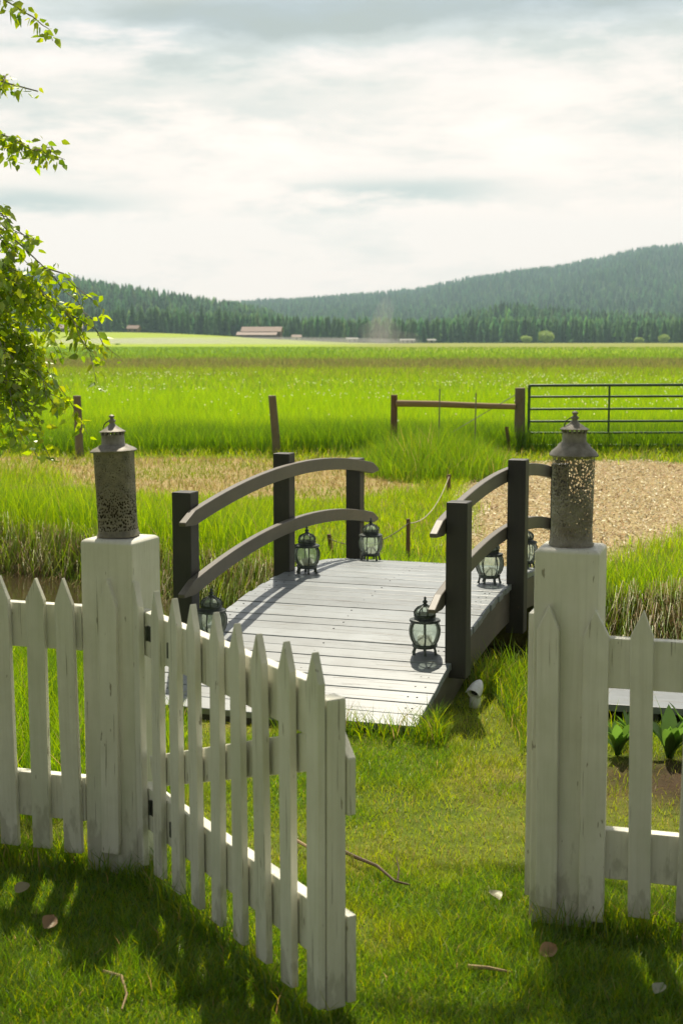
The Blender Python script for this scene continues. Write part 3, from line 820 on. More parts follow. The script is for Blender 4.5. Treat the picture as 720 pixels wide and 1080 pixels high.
for sd in (-1, 1):
    arc_beam(sd * .622, lambda s: dz(s) - .034 - .09, -SN + .01, SN - .01, .045, .175, 30).build('stringer', M['rail'], br, bevel=.003)
    for s, top, bot in ((S1, .93, .125), (0, 1.015, .07), (S3, .883, -.10)):
        b = MB(); b.box((sd * (BW + .012), s, (top + bot) / 2), (.098, .098, top - bot)); b.build('post', M['dark_post'], br, bevel=.005)
    iw = sd * (BW - .058)
    arc_beam(iw, lambda s: .926 - .056 * s * s, -1.53, 1.56, .036, .072, taper=.07).build('handrail', M['rail'], br, bevel=.004)
    arc_beam(iw, lambda s: .614 - .0647 * s * s, -1.55, 1.56, .036, .072, taper=.07).build('handrail', M['rail'], br, bevel=.004)
arc_beam(0, lambda s: dz(s) - .034 - .08, -SN + .05, SN - .05, .045, .15, 30).build('stringer', M['rail'], br)
for sd in (-1, 1):
    MB().box((0, sd * (SN - .025), dz(SN) - .045), (1.19, .035, .085)).build('end_board', M['dark_post'], br)

# lanterns standing on the deck
def deck_lantern():
    root = empty('deck_lantern')
    b = MB(); b.lathe([(.001, .032), (.047, .032), (.052, .036), (.054, .046), (.050, .052), (.001, .052)], 24)
    base = b.build('base', M['verdigris'], root, smooth=True)
    for k in range(6):
        a = 2 * math.pi * k / 6 + .3
        b = MB(); b.tube([(.046 * math.cos(a), .046 * math.sin(a), .038), (.05 * math.cos(a), .05 * math.sin(a), .018), (.054 * math.cos(a), .054 * math.sin(a), .001)], [.006, .0045, .007], 8)
        b.build('foot', M['verdigris'], root)
    gp = [(.050, .052), (.060, .072), (.0665, .098), (.0675, .120), (.064, .142), (.056, .160)]
    b = MB(); b.lathe(gp, 24, cap=False); b.build('glass', M['glass'], root, smooth=True)
    b = MB()
    for k in range(6):
        a = 2 * math.pi * k / 6 + .3
        b.tube([((r + .001) * math.cos(a), (r + .001) * math.sin(a), z) for r, z in gp], .0032, 6)
    b.build('cage', M['verdigris'], root)
    b = MB(); b.lathe([(.050, .156), (.063, .158), (.066, .163), (.064, .170), (.046, .176), (.044, .182), (.047, .186), (.047, .192), (.043, .195)], 24, cap=False)
    b.build('collar', M['verdigris'], root, smooth=True)
    dp = [(.043, .194), (.046, .203), (.043, .215), (.033, .226), (.020, .233), (.012, .236)]
    b = MB(); b.lathe(dp, 24, cap=False); b.build('dome_glass', M['glass'], root, smooth=True)
    b = MB()
    for k in range(8):
        a = 2 * math.pi * k / 8
        b.tube([((r + .001) * math.cos(a), (r + .001) * math.sin(a), z) for r, z in dp], .003, 6)
    b.lathe([(.011, .233), (.016, .236), (.011, .243), (.006, .247), (.011, .252), (.010, .258), (.005, .263), (.004, .268), (.0065, .272), (.002, .280)], 16)
    b.build('crown', M['verdigris'], root, smooth=True)
    b = MB(); b.lathe([(.001, .053), (.030, .053), (.031, .082), (.028, .086), (.004, .084), (.001, .088)], 20); b.build('candle', M['wax'], root, smooth=True)
    return root
dl = deck_lantern()
spots = [(-1.36, -.535, 'deck lantern at the near left bridge post, half hidden by the gate pickets', 0),
         (-.06, -.515, 'deck lantern at the foot of the middle left bridge post', .4),
         (.80, -.405, 'deck lantern at the far left bridge post under the rail ends', .9),
         (-1.31, .51, 'deck lantern beside the near right bridge post, nearest and clearest of the six', .2),
         (-.06, .535, 'deck lantern left of the middle right bridge post', .7),
         (.80, .56, 'deck lantern beyond the middle right bridge post, partly behind the white gate post', .5)]
for i, (s, w, lab, rz) in enumerate(spots):
    o = dl if i == 0 else dup(dl)
    p = BC + Vector((math.sin(BA), math.cos(BA), 0)) * s + Vector((math.cos(BA), -math.sin(BA), 0)) * w
    o.location = (p.x, p.y, dz(s) + .001); o.rotation_euler = (0, 0, rz)
    o.scale = (1.1, 1.1, .96)
    tag(o, lab, 'lantern', 'lanterns on the bridge deck')

# ------------------------------------------------------------------ meadow fence and farm gate
def round_post(x, y, top, rad, lean, label, mat='grey_wood', name='wooden_post', cat='fence post', group=None):
    root = tag(empty(name, (x, y, 0)), label, cat, group)
    b = MB(); lx, ly = lean
    b.tube([(0, 0, -.2), (lx * .3, ly * .3, top * .3), (lx * .65, ly * .65, top * .65), (lx, ly, top - .006), (lx, ly, top)], [rad * 1.08, rad * 1.03, rad, rad * .97, rad * .8], 12)
    b.build('shaft', M[mat], root, smooth=True)
    return root
round_post(-3.74, 20.3, .87, .058, (-.02, 0), 'weathered round fence post at the left behind the dark tin lantern')
round_post(-.93, 20.6, .86, .058, (-.07, 0), 'leaning grey fence post behind the middle left bridge post')
pp = round_post(.77, 20.9, .86, .05, (0, 0), 'brown fence post holding the left end of the horizontal pole', 'stake')
round_post(2.62, 20.95, .96, .078, (.0, 0), 'thick dark wooden post holding the green metal gate', 'grey_wood')
round_post(2.45, 20.7, .40, .028, (-.05, 0), 'short leaning stick just left of the thick gate post', 'stake', 'wooden_stake', 'stake')
b = MB(); b.tube([(.79, 20.85, .735), (1.4, 20.86, .725), (2.0, 20.87, .70), (2.54, 20.88, .685)], [.05, .048, .045, .042], 10)
o = b.build('fence_pole', M['pole_wood'], None, smooth=True); tag(o, 'horizontal peeled pole between the brown post and the thick gate post', 'pole')
for x, t, lab in ((1.40, .96, 'thin wire stake nearer the brown post under the horizontal pole'), (1.92, .90, 'thin wire stake nearer the thick gate post under the horizontal pole')):
    b = MB(); b.tube([(x, 20.5, -.1), (x + .01, 20.5, t)], .010, 6); o = b.build('wire_stake', M['wire']); tag(o, lab, 'stake')
b = MB(); b.tube([(2.54, 20.85, .86), (1.6, 20.85, .30)], .006, 5); o = b.build('brace_wire', M['wire']); tag(o, 'slanting brace wire tied to the thick gate post', 'wire')
fg = tag(empty('farm_gate', (2.74, 20.85, 0), R(-3)), 'dark green tubular metal field gate with six bars', 'gate')
bars = [.995, .83, .65, .47, .30, .115]
GL = 3.3
for z in bars:
    b = MB(); b.tube([(0, 0, z), (GL, 0, z + .02)], .021 if z in (bars[0], bars[-1]) else .017, 10); b.build('bar', M['gate_green'], fg, smooth=True)
for x in (0, 1.16, 2.3, GL):
    b = MB(); b.tube([(x, 0, .10), (x, 0, 1.0)], .021 if x in (0, GL) else .015, 10); b.build('upright', M['gate_green'], fg, smooth=True)
round_post(6.25, 20.75, .98, .078, (.02, 0), 'thick wooden latch post beyond the right end of the green metal gate')

# rope on stakes beyond the bridge
stk = [(.504, 10.67, .31, .016, (.0, 0), 'brown rope stake right of the far left deck lantern'), (-.064, 10.62, .20, .016, (-.03, 0), 'short leaning stake between the two left deck lanterns'),
       (1.15, 15.2, .22, .02, (0, 0), 'small far stake at the end of the rope by the wood chips')]
for x, y, t, r_, ln, lab in stk: round_post(x, y, t, r_, ln, lab, 'stake', 'wooden_stake', 'stake')
def sag(a, b_, s, n=14):
    a, b_ = Vector(a), Vector(b_)
    return [a.lerp(b_, i / n) - Vector((0, 0, s * 4 * (i / n) * (1 - i / n))) for i in range(n + 1)]
b = MB(); b.tube(sag((-.094, 10.60, .17), (.504, 10.65, .28), .10)[:-1] + sag((.504, 10.65, .28), (1.15, 15.18, .20), .13), .0042, 6)
o = b.build('rope', M['rope'], None, smooth=True); tag(o, 'pale sagging rope strung between low stakes beyond the bridge', 'rope')

# pale boards lying on the near bank, seen between the right-hand pickets
bw = tag(empty('board_walk', (1.90, 6.22, 0), R(-14)), 'pale weathered boards lying by the creek behind the right fence', 'boards')
for k in range(4):
    b = MB(); b.box((random.uniform(-.03, .03), -.25 + k * .165, .055 + random.uniform(-.003, .003)), (1.5, .155, .032), random.uniform(-.008, .008)); b.build('board', M['deck'], bw, bevel=.003)
for x in (-.5, .5):
    MB().box((x, 0, .012), (.07, .62, .05)).build('bearer', M['dark_post'], bw)
# little spotlight beside the bridge
sl = tag(empty('garden_spotlight', (.605, 6.30, 0), R(20)), 'small white garden spotlight in the grass beside the bridge foot', 'spotlight')
MB().lathe([(.001, -.02), (.026, -.02), (.030, .0), (.027, .045), (.022, .055), (.001, .056)], 16).build('base', M['plastic'], sl, smooth=True)
b = MB(); b.lathe([(.001, -.07), (.014, -.066), (.024, -.045), (.033, -.015), (.037, .02), (.037, .032), (.034, .036), (.021, .034), (.020, .02)], 20, cap=False)
hd = b.build('head', M['plastic'], sl, smooth=True); hd.location = (.004, 0, .088); hd.rotation_mode = 'QUATERNION'; hd.rotation_quaternion = Vector((-.62, -.66, -.34)).to_track_quat('Z', 'Y')
b = MB(); b.lathe([(.001, .016), (.0205, .018), (.0205, .022), (.001, .025)], 20); b.build('lens', M['lens'], hd, smooth=True)
b = MB(); b.add([(.036 * math.cos(q), .036 * math.sin(q), z) for z in (.03, .066) for q in np.linspace(.1, 2.6, 9)] + [(.0385 * math.cos(q), .0385 * math.sin(q), z) for z in (.03, .066) for q in np.linspace(.1, 2.6, 9)],
      [(k, k + 1, 9 + k + 1, 9 + k) for k in range(8)] + [(18 + k, 27 + k, 27 + k + 1, 18 + k + 1) for k in range(8)] + [(9 + k, 10 + k, 28 + k, 27 + k) for k in range(8)])
b.build('visor', M['plastic'], hd, smooth=True)
sl.scale = (.92, .92, .92)

# ------------------------------------------------------------------ grasses
BSX = np.array([math.sin(BA), math.cos(BA)]); BLX = np.array([math.cos(BA), -math.sin(BA)])
def bridge_sw(x, y):
    dx, dy = x - BC.x, y - BC.y
    return dx * BSX[0] + dy * BSX[1], dx * BLX[0] + dy * BLX[1]
def clear(x, y, h=.1):
    s, w = bridge_sw(x, y)
    under = (np.abs(s) < SN + .01) & (np.abs(w) < .66)
    ok = ~under
    ok &= ~((np.abs(x - 1.90) < .76) & (np.abs(y - 6.22 + (x - 1.90) * .25) < .38))
    for c in (LC, RC):
        dx, dy = x - c.x, y - c.y
        u = dx * FU.x + dy * FU.y; v = dx * FB.x + dy * FB.y
        ok &= ~((u > -.01) & (u < PW + .01) & (v > -.03) & (v < PW))
    return ok
def blades(name, x, y, h, w, lean, col, mat='blade', z=None, tipc=None, dirn=None):
    n = len(x); z0 = ground(x, y) - .006 if z is None else z
    a = RNG.random(n) * 6.283; sx_, sy_ = np.cos(a) * w / 2, np.sin(a) * w / 2
    b = RNG.random(n) * 6.283 if dirn is None else dirn + RNG.normal(0, .5, n)
    L = h * lean * RNG.uniform(.3, 1.3, n); lx, ly = np.cos(b) * L, np.sin(b) * L
    hz = np.sqrt(np.maximum(h * h - .7 * L * L, .05 * h * h))
    P = np.stack([x, y, z0], 1)
    S = np.stack([sx_, sy_, np.zeros(n)], 1)
    Mi = P + np.stack([lx * .3, ly * .3, hz * .58], 1); T = P + np.stack([lx, ly, hz], 1)
    V = np.stack([P - S, P + S, Mi + S * .75, Mi - S * .75, T], 1).reshape(-1, 3)
    o = np.arange(n)[:, None] * 5
    F4 = o + np.array([[0, 1, 2, 3]]); F3 = o + np.array([[3, 2, 4]])
    C = np.repeat(col, 5, 0)
    if tipc is not None: C.reshape(n, 5, 3)[:, 4] = tipc
    ob = np_mesh(name, V, [F4, F3], M[mat], C); tag(ob, kind='stuff'); return ob
def cols(n, pal, wts, jit=.22):
    pal = np.array(pal); k = RNG.choice(len(pal), n, p=np.array(wts) / sum(wts))
    return pal[k] * RNG.uniform(1 - jit, 1 + jit, (n, 1)) * RNG.uniform(.93, 1.07, (n, 3))
GR = (.125, .235, .010); GY = (.24, .29, .010); GD = (.065, .145, .010); ST = (.36, .27, .11); BR = (.22, .14, .06)

FG1 = (.205, .335, .014); FG2 = (.28, .39, .018); FG3 = (.12, .235, .014)
# lawn on both sides of the gate
n = 380000
y = 2.75 + 4.0 * RNG.random(n) ** 1.15; x = np.where(RNG.random(n) < .82, RNG.uniform(-.31, .31, n) * y, RNG.uniform(-2.6, 2.8, n))
d = ditch(x, y); pat = fbm(x * 1.5, y * 1.5, 71); pat2 = fbm(x * 3.7, y * 3.7, 73); sm = soil_mask(x, y)
keep = clear(x, y) & (d < -1.15) & (RNG.random(n) < (1.1 - sstep(.50, .70, pat) * .85) * (1 - .9 * sm))
x, y, pat, pat2 = x[keep], y[keep], pat[keep], pat2[keep]; n = len(x)
h = RNG.uniform(.016, .040, n) * (1 + 1.2 * sstep(.52, .3, pat2) * RNG.random(n)) * np.where(y < 4.4, 1.2, 1)
c = cols(n, [FG3, GR, GY, GD, ST], [4, 4, 2.6, 2, .18]); yl = sstep(.47, .64, pat)[:, None] * .8
c = c * (1 - yl) + cols(n, [(.27, .32, .016), (.34, .28, .07), (.24, .32, .014)], [4.5, 1.6, 4]) * yl
blades('lawn_grass', x, y, h, RNG.uniform(.0018, .0034, n), .8, c)
# thatch and clippings in the turf
n = 60000; y = 2.75 + 4.0 * RNG.random(n) ** 1.15; x = RNG.uniform(-.32, .32, n) * y; pat = fbm(x * 1.5, y * 1.5, 71)
k = clear(x, y) & (ditch(x, y) < -1.15) & (RNG.random(n) < .06 + .45 * sstep(.50, .66, pat)); x, y = x[k], y[k]; n = len(x)
blades('lawn_thatch', x, y, RNG.uniform(.015, .045, n), RNG.uniform(.0015, .003, n), 1.15, cols(n, [(.36, .28, .13), (.24, .16, .08), (.42, .36, .2), (.16, .11, .06), GY], [3, 3, 1.6, 2, 1.5]), 'straw')
# uncut fringe along the fence, posts, gate and bridge foot
fr = []
for c0, t0, t1 in ((LC, -.9, PW), (RC, 0, 1.1)):
    k = 2600; t = RNG.uniform(t0, t1, k); v = RNG.normal(0.02, .05, k)
    fr.append(np.stack([c0.x + FU.x * t + FB.x * v, c0.y + FU.y * t + FB.y * v], 1))
k = 900; t = RNG.uniform(0, 1.1, k); fr.append(np.stack([-.603 + math.cos(GA) * t, 4.24 + math.sin(GA) * t], 1) + RNG.normal(0, .04, (k, 2)))
k = 420; w_ = RNG.uniform(.05, .75, k); s_ = -SN - np.abs(RNG.normal(0.02, .05, k)); fr.append(np.stack([BC.x + BSX[0] * s_ + BLX[0] * w_, BC.y + BSX[1] * s_ + BLX[1] * w_], 1))
k = 5200; w_ = .68 + np.abs(RNG.normal(0, .28, k)); s_ = RNG.uniform(-2.1, -.6, k); fr.append(np.stack([BC.x + BSX[0] * s_ + BLX[0] * w_, BC.y + BSX[1] * s_ + BLX[1] * w_], 1))
k = 2500; w_ = -.68 - np.abs(RNG.normal(0, .25, k)); s_ = RNG.uniform(-2.1, -.6, k); fr.append(np.stack([BC.x + BSX[0] * s_ + BLX[0] * w_, BC.y + BSX[1] * s_ + BLX[1] * w_], 1))
q = np.concatenate(fr); q = q[clear(q[:, 0], q[:, 1]) & ~((np.abs(q[:, 0] - .57) < .15) & (q[:, 1] < 6.5) & (q[:, 1] > 5.5))]; n = len(q)
blades('fringe_grass', q[:, 0], q[:, 1], RNG.uniform(.05, .13, n) * np.where(q[:, 1] > 5.5, 1.5, 1), RNG.uniform(.003, .005, n), .7, cols(n, [GR, GY, GD, ST], [5, 3, 2, .6]))

def band(name, n, xr, yr, dr, hfun, w, lean, pal, wts, mat='blade', cond=None, tip=None):
    x = RNG.uniform(*xr, n); y = RNG.uniform(*yr, n); d = ditch(x, y)
    k = clear(x, y) & (d > dr[0]) & (d < dr[1])
    if cond is not None: k &= cond(x, y, d)
    x, y, d = x[k], y[k], d[k]; n = len(x); clump = fbm(x * 2.2, y * 2.2, 91)
    h = hfun(x, y, d) * RNG.uniform(.55, 1.15, n) * (.6 + .8 * clump)
    c = cols(n, pal, wts)
    return blades(name, x, y, h, RNG.uniform(.7, 1.3, n) * w, lean, c, mat, tipc=None if tip is None else cols(n, [tip], [1]))
wet = lambda x, y: 1 - np.maximum(chips_mask(x, y), dry_mask(x, y))
# near bank, left and right of the bridge
band('bank_grass', 90000, (-5, 4.2), (5, 12), (-1.75, -.72), lambda x, y, d: np.where((x < -1.3) & (y > 7.2), .05, .10 + .24 * sstep(-1.6, -.95, d)), .005, .55, [FG1, FG3, GR, GY, ST], [3, 4, 3, 2, .25], cond=lambda x, y, d: ((soil_mask(x, y) < .9) | (d > -1.05)) & ~((x > 1.0) & (RNG.random(len(x)) < .88)) & ~((np.abs(x - .57) < .17) & (y < 6.5) & (y > 5.5)))
# far bank: tall and lush
band('bank_grass', 120000, (-6, 5), (8, 16), (.80, 2.3), lambda x, y, d: (.40 * sstep(2.4, 1.2, d) + .09) * np.where(x > 1.2, .62, np.where(x > -.35, .42, 1.0)), .0055, .5, [FG1, FG2, FG3, GR, ST], [4, 3, 3.4, 2, .3], cond=lambda x, y, d: RNG.random(len(x)) < wet(x, y) + .05)
# uncut growth behind the left fence
band('bank_grass', 60000, (-3.2, -.62), (4.7, 9.5), (-9, -1.0), lambda x, y, d: np.where(y > 4.9, np.where(y > 7.0, .06, .24), .12) * sstep(-.45, -1.0, x - (y - 5.5) * .06), .0048, .5, [FG1, FG2, FG3, GR, ST], [4, 2, 4, 3, .3])
# meadow strip behind the bridge
band('bank_grass', 120000, (-7, 3), (10, 18.5), (2.2, 9), lambda x, y, d: .06 + .20 * fbm(x * .7, y * .7, 5) ** 1.5, .0055, .5, [FG1, FG2, GY, FG3, ST], [4, 4, 2, 2, .4], cond=lambda x, y, d: RNG.random(len(x)) < wet(x, y) * 1.0)
# the tall clump by the gate post
n = 9000; a = RNG.random(n) * 6.283; r_ = np.sqrt(RNG.random(n)); x = 1.15 + np.cos(a) * r_ * .95; y = 17.9 + np.sin(a) * r_ * 1.5
blades('bank_grass', x, y, RNG.uniform(.25, .68, n) * (1.1 - .6 * r_ ** 2), RNG.uniform(.004, .009, n), .55, cols(n, [FG3, FG1, (.10, .21, .01), GY, ST], [4, 3, 3, 1, .3]))
# dry strip
n = 42000; x = RNG.uniform(-8, 2, n); y = RNG.uniform(14, 20.6, n); dm = dry_mask(x, y); k = RNG.random(n) < dm; x, y = x[k], y[k]; n = len(x)
blades('dry_grass', x, y, RNG.uniform(.03, .11, n), RNG.uniform(.006, .011, n), 1.0, np.where((fbm(x * 1.1, y * 1.1, 151) > .50)[:, None], cols(n, [FG1, GY, (.40, .35, .10)], [3, 3, 1]), cols(n, [(.44, .36, .14), (.42, .31, .14), (.33, .33, .05), GR, (.50, .42, .20)], [4, 3, 3, 1.2, 2])), 'straw')
# straw hanging over the far bank and the near right bank
n = 26000; k = np.where(RNG.random(n) < .6, RNG.uniform(-4.5, 3.5, n), RNG.uniform(-9, 9, n)); cx = k; cy = np.interp(k, DX, DY)
off = RNG.uniform(.70, 1.30, n)
x = cx + off * .35; y = cy + off * .95; d = ditch(x, y); tuft = fbm(x * 2.3, y * 2.3, 141)
L = RNG.uniform(.3, .75, n) * (.5 + tuft)
kk = (np.abs(bridge_sw(x, y)[1]) > .8) & (RNG.random(n) < sstep(.22, .5, tuft) * 1.2)
x, y, L, d = x[kk], y[kk], L[kk], d[kk]; n = len(x); z0 = ground(x, y)
P = np.stack([x, y, z0 + .0], 1); b_ = RNG.normal(-1.75, .95, n); dv = np.stack([np.cos(b_), np.sin(b_)], 1)
w_ = RNG.uniform(.0018, .0038, n); S = np.stack([-dv[:, 1] * w_ / 2, dv[:, 0] * w_ / 2, np.zeros(n)], 1)
Mi = P + np.concatenate([dv * L[:, None] * .38, (L * RNG.uniform(-.05, .28, n))[:, None]], 1); T = Mi + np.concatenate([dv * L[:, None] * .22 + RNG.normal(0, .05, (n, 2)), -(L * RNG.uniform(.45, .95, n))[:, None]], 1)
T[:, 2] = np.maximum(T[:, 2], -.33)
V = np.stack([P - S, P + S, Mi + S, Mi - S, T], 1).reshape(-1, 3); o = np.arange(n)[:, None] * 5
tag(np_mesh('dry_grass', V, [o + np.array([[0, 1, 2, 3]]), o + np.array([[3, 2, 4]])], M['straw'], np.repeat(cols(n, [(.34, .25, .11), (.26, .17, .07), BR, (.42, .34, .15), GR, FG1], [3.4, 2.6, 1.6, 2, 3, 3]), 5, 0)), kind='stuff')

# the meadow beyond the fence, thinning into the distance
def meadow(n, y0, y1, h0, w0, pal, wts, half=.34, pw=1.0):
    y = y0 + (y1 - y0) * RNG.random(n) ** pw; x = RNG.uniform(-half, half, n) * y * 1.15 + RNG.normal(0, 1, n) * .5
    h = h0 * RNG.uniform(.6, 1.15, n) * (.72 + .5 * fbm(x * .5, y * .5, 97))
    blades('meadow_grass', x, y, h, RNG.uniform(.7, 1.3, n) * w0, .45, cols(n, pal, wts))
meadow(46000, 20.6, 22.2, .42, .009, [FG3, (.10, .21, .008), (.075, .16, .010), FG1], [3, 4, 3, 2])  # front rows in deeper greens: shade under the tall grass put into the colour
meadow(36000, 22, 25, .40, .009, [FG1, FG2, FG3, GR], [4, 2, 3, 2])
n = 16000; x = RNG.uniform(-8, 7, n); y = RNG.uniform(18.7, 20.8, n); k = RNG.random(n) < .9 - .8 * np.maximum(chips_mask(x, y), dry_mask(x, y)); x, y = x[k], y[k]; n = len(x)
blades('bank_grass', x, y, RNG.uniform(.06, .20, n), RNG.uniform(.006, .011, n), .8, cols(n, [FG2, GY, ST, FG3], [3, 4, 1.2, 2]))
meadow(125000, 23.5, 42, .36, .0085, [FG1, FG2, FG3], [4, 4, 1.5])
meadow(80000, 42, 76, .34, .022, [FG1, FG2, FG3, (.20, .23, .045)], [4, 2.5, 2, 2.4])
meadow(30000, 60, 84, .34, .03, [FG1, (.19, .22, .04), (.17, .17, .05)], [2, 3, 2])
meadow(50000, 76, 122, .34, .04, [(.175, .165, .055), (.17, .185, .05), (.15, .20, .035)], [4, 3, 2])
meadow(16000, 115, 165, .40, .08, [(.15, .26, .02), (.17, .24, .03)], [3, 2])
meadow(16000, 165, 330, .40, .14, [(.15, .25, .02), (.18, .28, .02), (.12, .22, .02)], [3, 2, 2])
# pale seed heads drifting through the meadow
n = 3600; y = 23 + 33 * RNG.random(n) ** .8; x = RNG.uniform(-.32, .32, n) * y
k = fbm(x * .16, y * .30, 101) + RNG.normal(0, .10, n) > np.where(y < 27, .70, .57); x, y = x[k], y[k]; n = len(x)
z = ground(x, y) + RNG.uniform(.33, .47, n); r_ = RNG.uniform(.010, .024, n) * (.7 + y / 110)
off = np.array([(1, 0, 0), (-1, 0, 0), (0, 1, 0), (0, -1, 0), (0, 0, 1), (0, 0, -1)], float)
V = (np.stack([x, y, z], 1)[:, None] + off[None] * r_[:, None, None]).reshape(-1, 3)
ft = np.array([(0, 2, 4), (2, 1, 4), (1, 3, 4), (3, 0, 4), (2, 0, 5), (1, 2, 5), (3, 1, 5), (0, 3, 5)])
tag(np_mesh('meadow_flowers', V, [(ft[None] + (np.arange(n) * 6)[:, None, None]).reshape(-1, 3)], M['leaf'], np.repeat(cols(n, [(.62, .64, .5), (.5, .55, .35)], [2, 1], .1), 6, 0)), kind='stuff')

# wood chips
n = 62000; x = RNG.uniform(.4, 7, n); y = 9.6 + 9.8 * RNG.random(n); cm = chips_mask(x, y); k = RNG.random(n) < cm * 1.1; x, y = x[k], y[k]; n = len(x)
a = RNG.random(n) * 6.283; L = RNG.uniform(.014, .04, n); w_ = RNG.uniform(.007, .016, n); tl = RNG.normal(0, .45, (n, 2))
dx = np.stack([np.cos(a), np.sin(a), tl[:, 0]], 1) * L[:, None] / 2; dy = np.stack([-np.sin(a), np.cos(a), tl[:, 1]], 1) * w_[:, None] / 2
P = np.stack([x, y, ground(x, y) + RNG.uniform(.005, .03, n)], 1)
V = np.stack([P - dx - dy, P + dx - dy, P + dx + dy, P - dx + dy], 1).reshape(-1, 3)
tag(np_mesh('wood_chips', V, [np.arange(n * 4).reshape(-1, 4)], M['straw'], np.repeat(cols(n, [(.54, .45, .28), (.44, .35, .20), (.66, .59, .42), (.24, .18, .10)], [4, 4, 3, 1.4]), 4, 0)), kind='stuff')

# ------------------------------------------------------------------ broad leaved plants behind the right fence
def leafy_plant(x, y, ht, nl, label, seed):
    rr = random.Random(seed); root = tag(empty('leafy_plant', (x, y, float(ground(np.array([x]), np.array([y]))[0]))), label, 'plant')
    V = []; F = []; C = []
    for k in range(nl):
        a = rr.random() * 6.283; L = ht * rr.uniform(.7, 1.2); out_ = rr.uniform(.25, .7); wd = L * rr.uniform(.15, .24)
        prev = None; o = len(V); g_ = rr.uniform(.75, 1.3)
        for i in range(7):
            t = i / 6; r_ = L * out_ * t ** 1.25; z = L * (t - .30 * t * t * out_ * 1.6) * .95
            w_ = wd * (.10 + 1.05 * math.sin(math.pi * min(1, .12 + t * .9)) ** .9) * (0 if i == 6 else 1) * .5
            ca, sa = math.cos(a), math.sin(a)
            for sd, dzz in ((-1, .18), (0, 0), (1, .18)):
                V.append((ca * r_ - sa * w_ * sd, sa * r_ + ca * w_ * sd, z + abs(sd) * w_ * .5 + rr.uniform(-.003, .003)))
                C.append((.075 * g_, .16 * g_, .025 * g_))
        for i in range(6):
            for s in (0, 1): F.append((o + i * 3 + s, o + i * 3 + s + 1, o + i * 3 + s + 4, o + i * 3 + s + 3))
    ob = np_mesh('leaves', np.array(V), [np.array(F)], M['leaf'], np.array(C), root)
    for p in ob.data.polygons: p.use_smooth = True
LPL = [(1.10, 5.52, .19, 17, 'broad leaved green plant just right of the white post behind the fence'), (1.30, 5.48, .21, 18, 'big leaved plant behind the fence, in the gap right of the last picket'),
       (1.19, 5.66, .17, 14, 'upright leafy plant at the creek edge behind the broad leaved ones'), (1.42, 5.62, .21, 16, 'leafy green plant at the right edge of the photo behind the fence'),
       (1.85, 5.8, .25, 10, 'leafy plant behind the fence just beyond the right edge')]
for i, q in enumerate(LPL): leafy_plant(*q, 200 + i)

# ------------------------------------------------------------------ fallen bits on the lawn
def twig(pts, r0, label, side=None):
    b = MB(); pts = [Vector(p) for p in pts]
    b.tube(pts, [r0 * (1 - .6 * i / (len(pts) - 1)) for i in range(len(pts))], 6)
    if side: b.tube([Vector(p) for p in side], [r0 * .5, r0 * .35, r0 * .2], 5)
    o = b.build('fallen_twig', M['pole_wood'] if 'pale' in label else M['twig'], None, smooth=True); tag(o, label, 'twig')
twig([(-.02, 4.42, .03), (.04, 4.34, .028), (.11, 4.24, .035), (.16, 4.14, .026), (.205, 4.11, .025)], .007, 'grey brown forked twig on the lawn right of the open gate', [(.17, 4.14, .028), (.175, 4.18, .05), (.168, 4.22, .07)])
twig([(-.16, 4.5, .03), (-.10, 4.38, .04), (-.07, 4.25, .045), (-.04, 4.16, .03)], .006, 'pale dry stalk lying behind the gate pickets')
twig([(-.615, 3.51, .03), (-.56, 3.46, .04), (-.535, 3.38, .03), (-.535, 3.30, .03)], .005, 'pale curved dry stalk on the grass at bottom left')
twig([(.33, 3.545, .026), (.38, 3.53, .03), (.44, 3.515, .025)], .007, 'pale wood splinter on the shaded lawn at bottom centre')
def dry_leaf(x, y, s, rz, colr, label):
    n_ = 7; V = []; 
    for i in range(n_):
        t = i / (n_ - 1); w_ = .45 * math.sin(math.pi * (.04 + .92 * t)) ** .8
        for sd in (-1, 0, 1): V.append((s * (t - .5), s * w_ * sd, s * (.75 * abs(sd) * w_ + .9 * (t - .5) ** 2 + .12 * math.sin(5 * t + sd))))
    F = [(i * 3 + q_, i * 3 + q_ + 1, i * 3 + q_ + 4, i * 3 + q_ + 3) for i in range(n_ - 1) for q_ in (0, 1)]
    o = np_mesh('dry_leaf', np.array(V), [np.array(F)], M['straw'], np.tile(colr, (len(V), 1))); o.location = (x, y, .035); o.rotation_euler = (.5 + .3 * math.sin(9 * rz), -.35, rz); tag(o, label, 'leaf')
dry_leaf(-.942, 4.05, .045, .3, (.40, .35, .24), 'pale fallen leaf below the leftmost fence pickets')
dry_leaf(-.816, 3.80, .05, 1.0, (.42, .27, .17), 'tan fallen leaf in the sunny patch at lower left')
dry_leaf(.444, 3.99, .045, 2.0, (.50, .47, .36), 'pale fallen leaf on the lawn left of the right gate post')
dry_leaf(.55, 3.62, .05, .2, (.40, .25, .14), 'brown fallen leaf below the right gate post')
dry_leaf(.794, 3.39, .04, .6, (.46, .46, .38), 'whitish fallen leaf at the bottom right of the lawn')

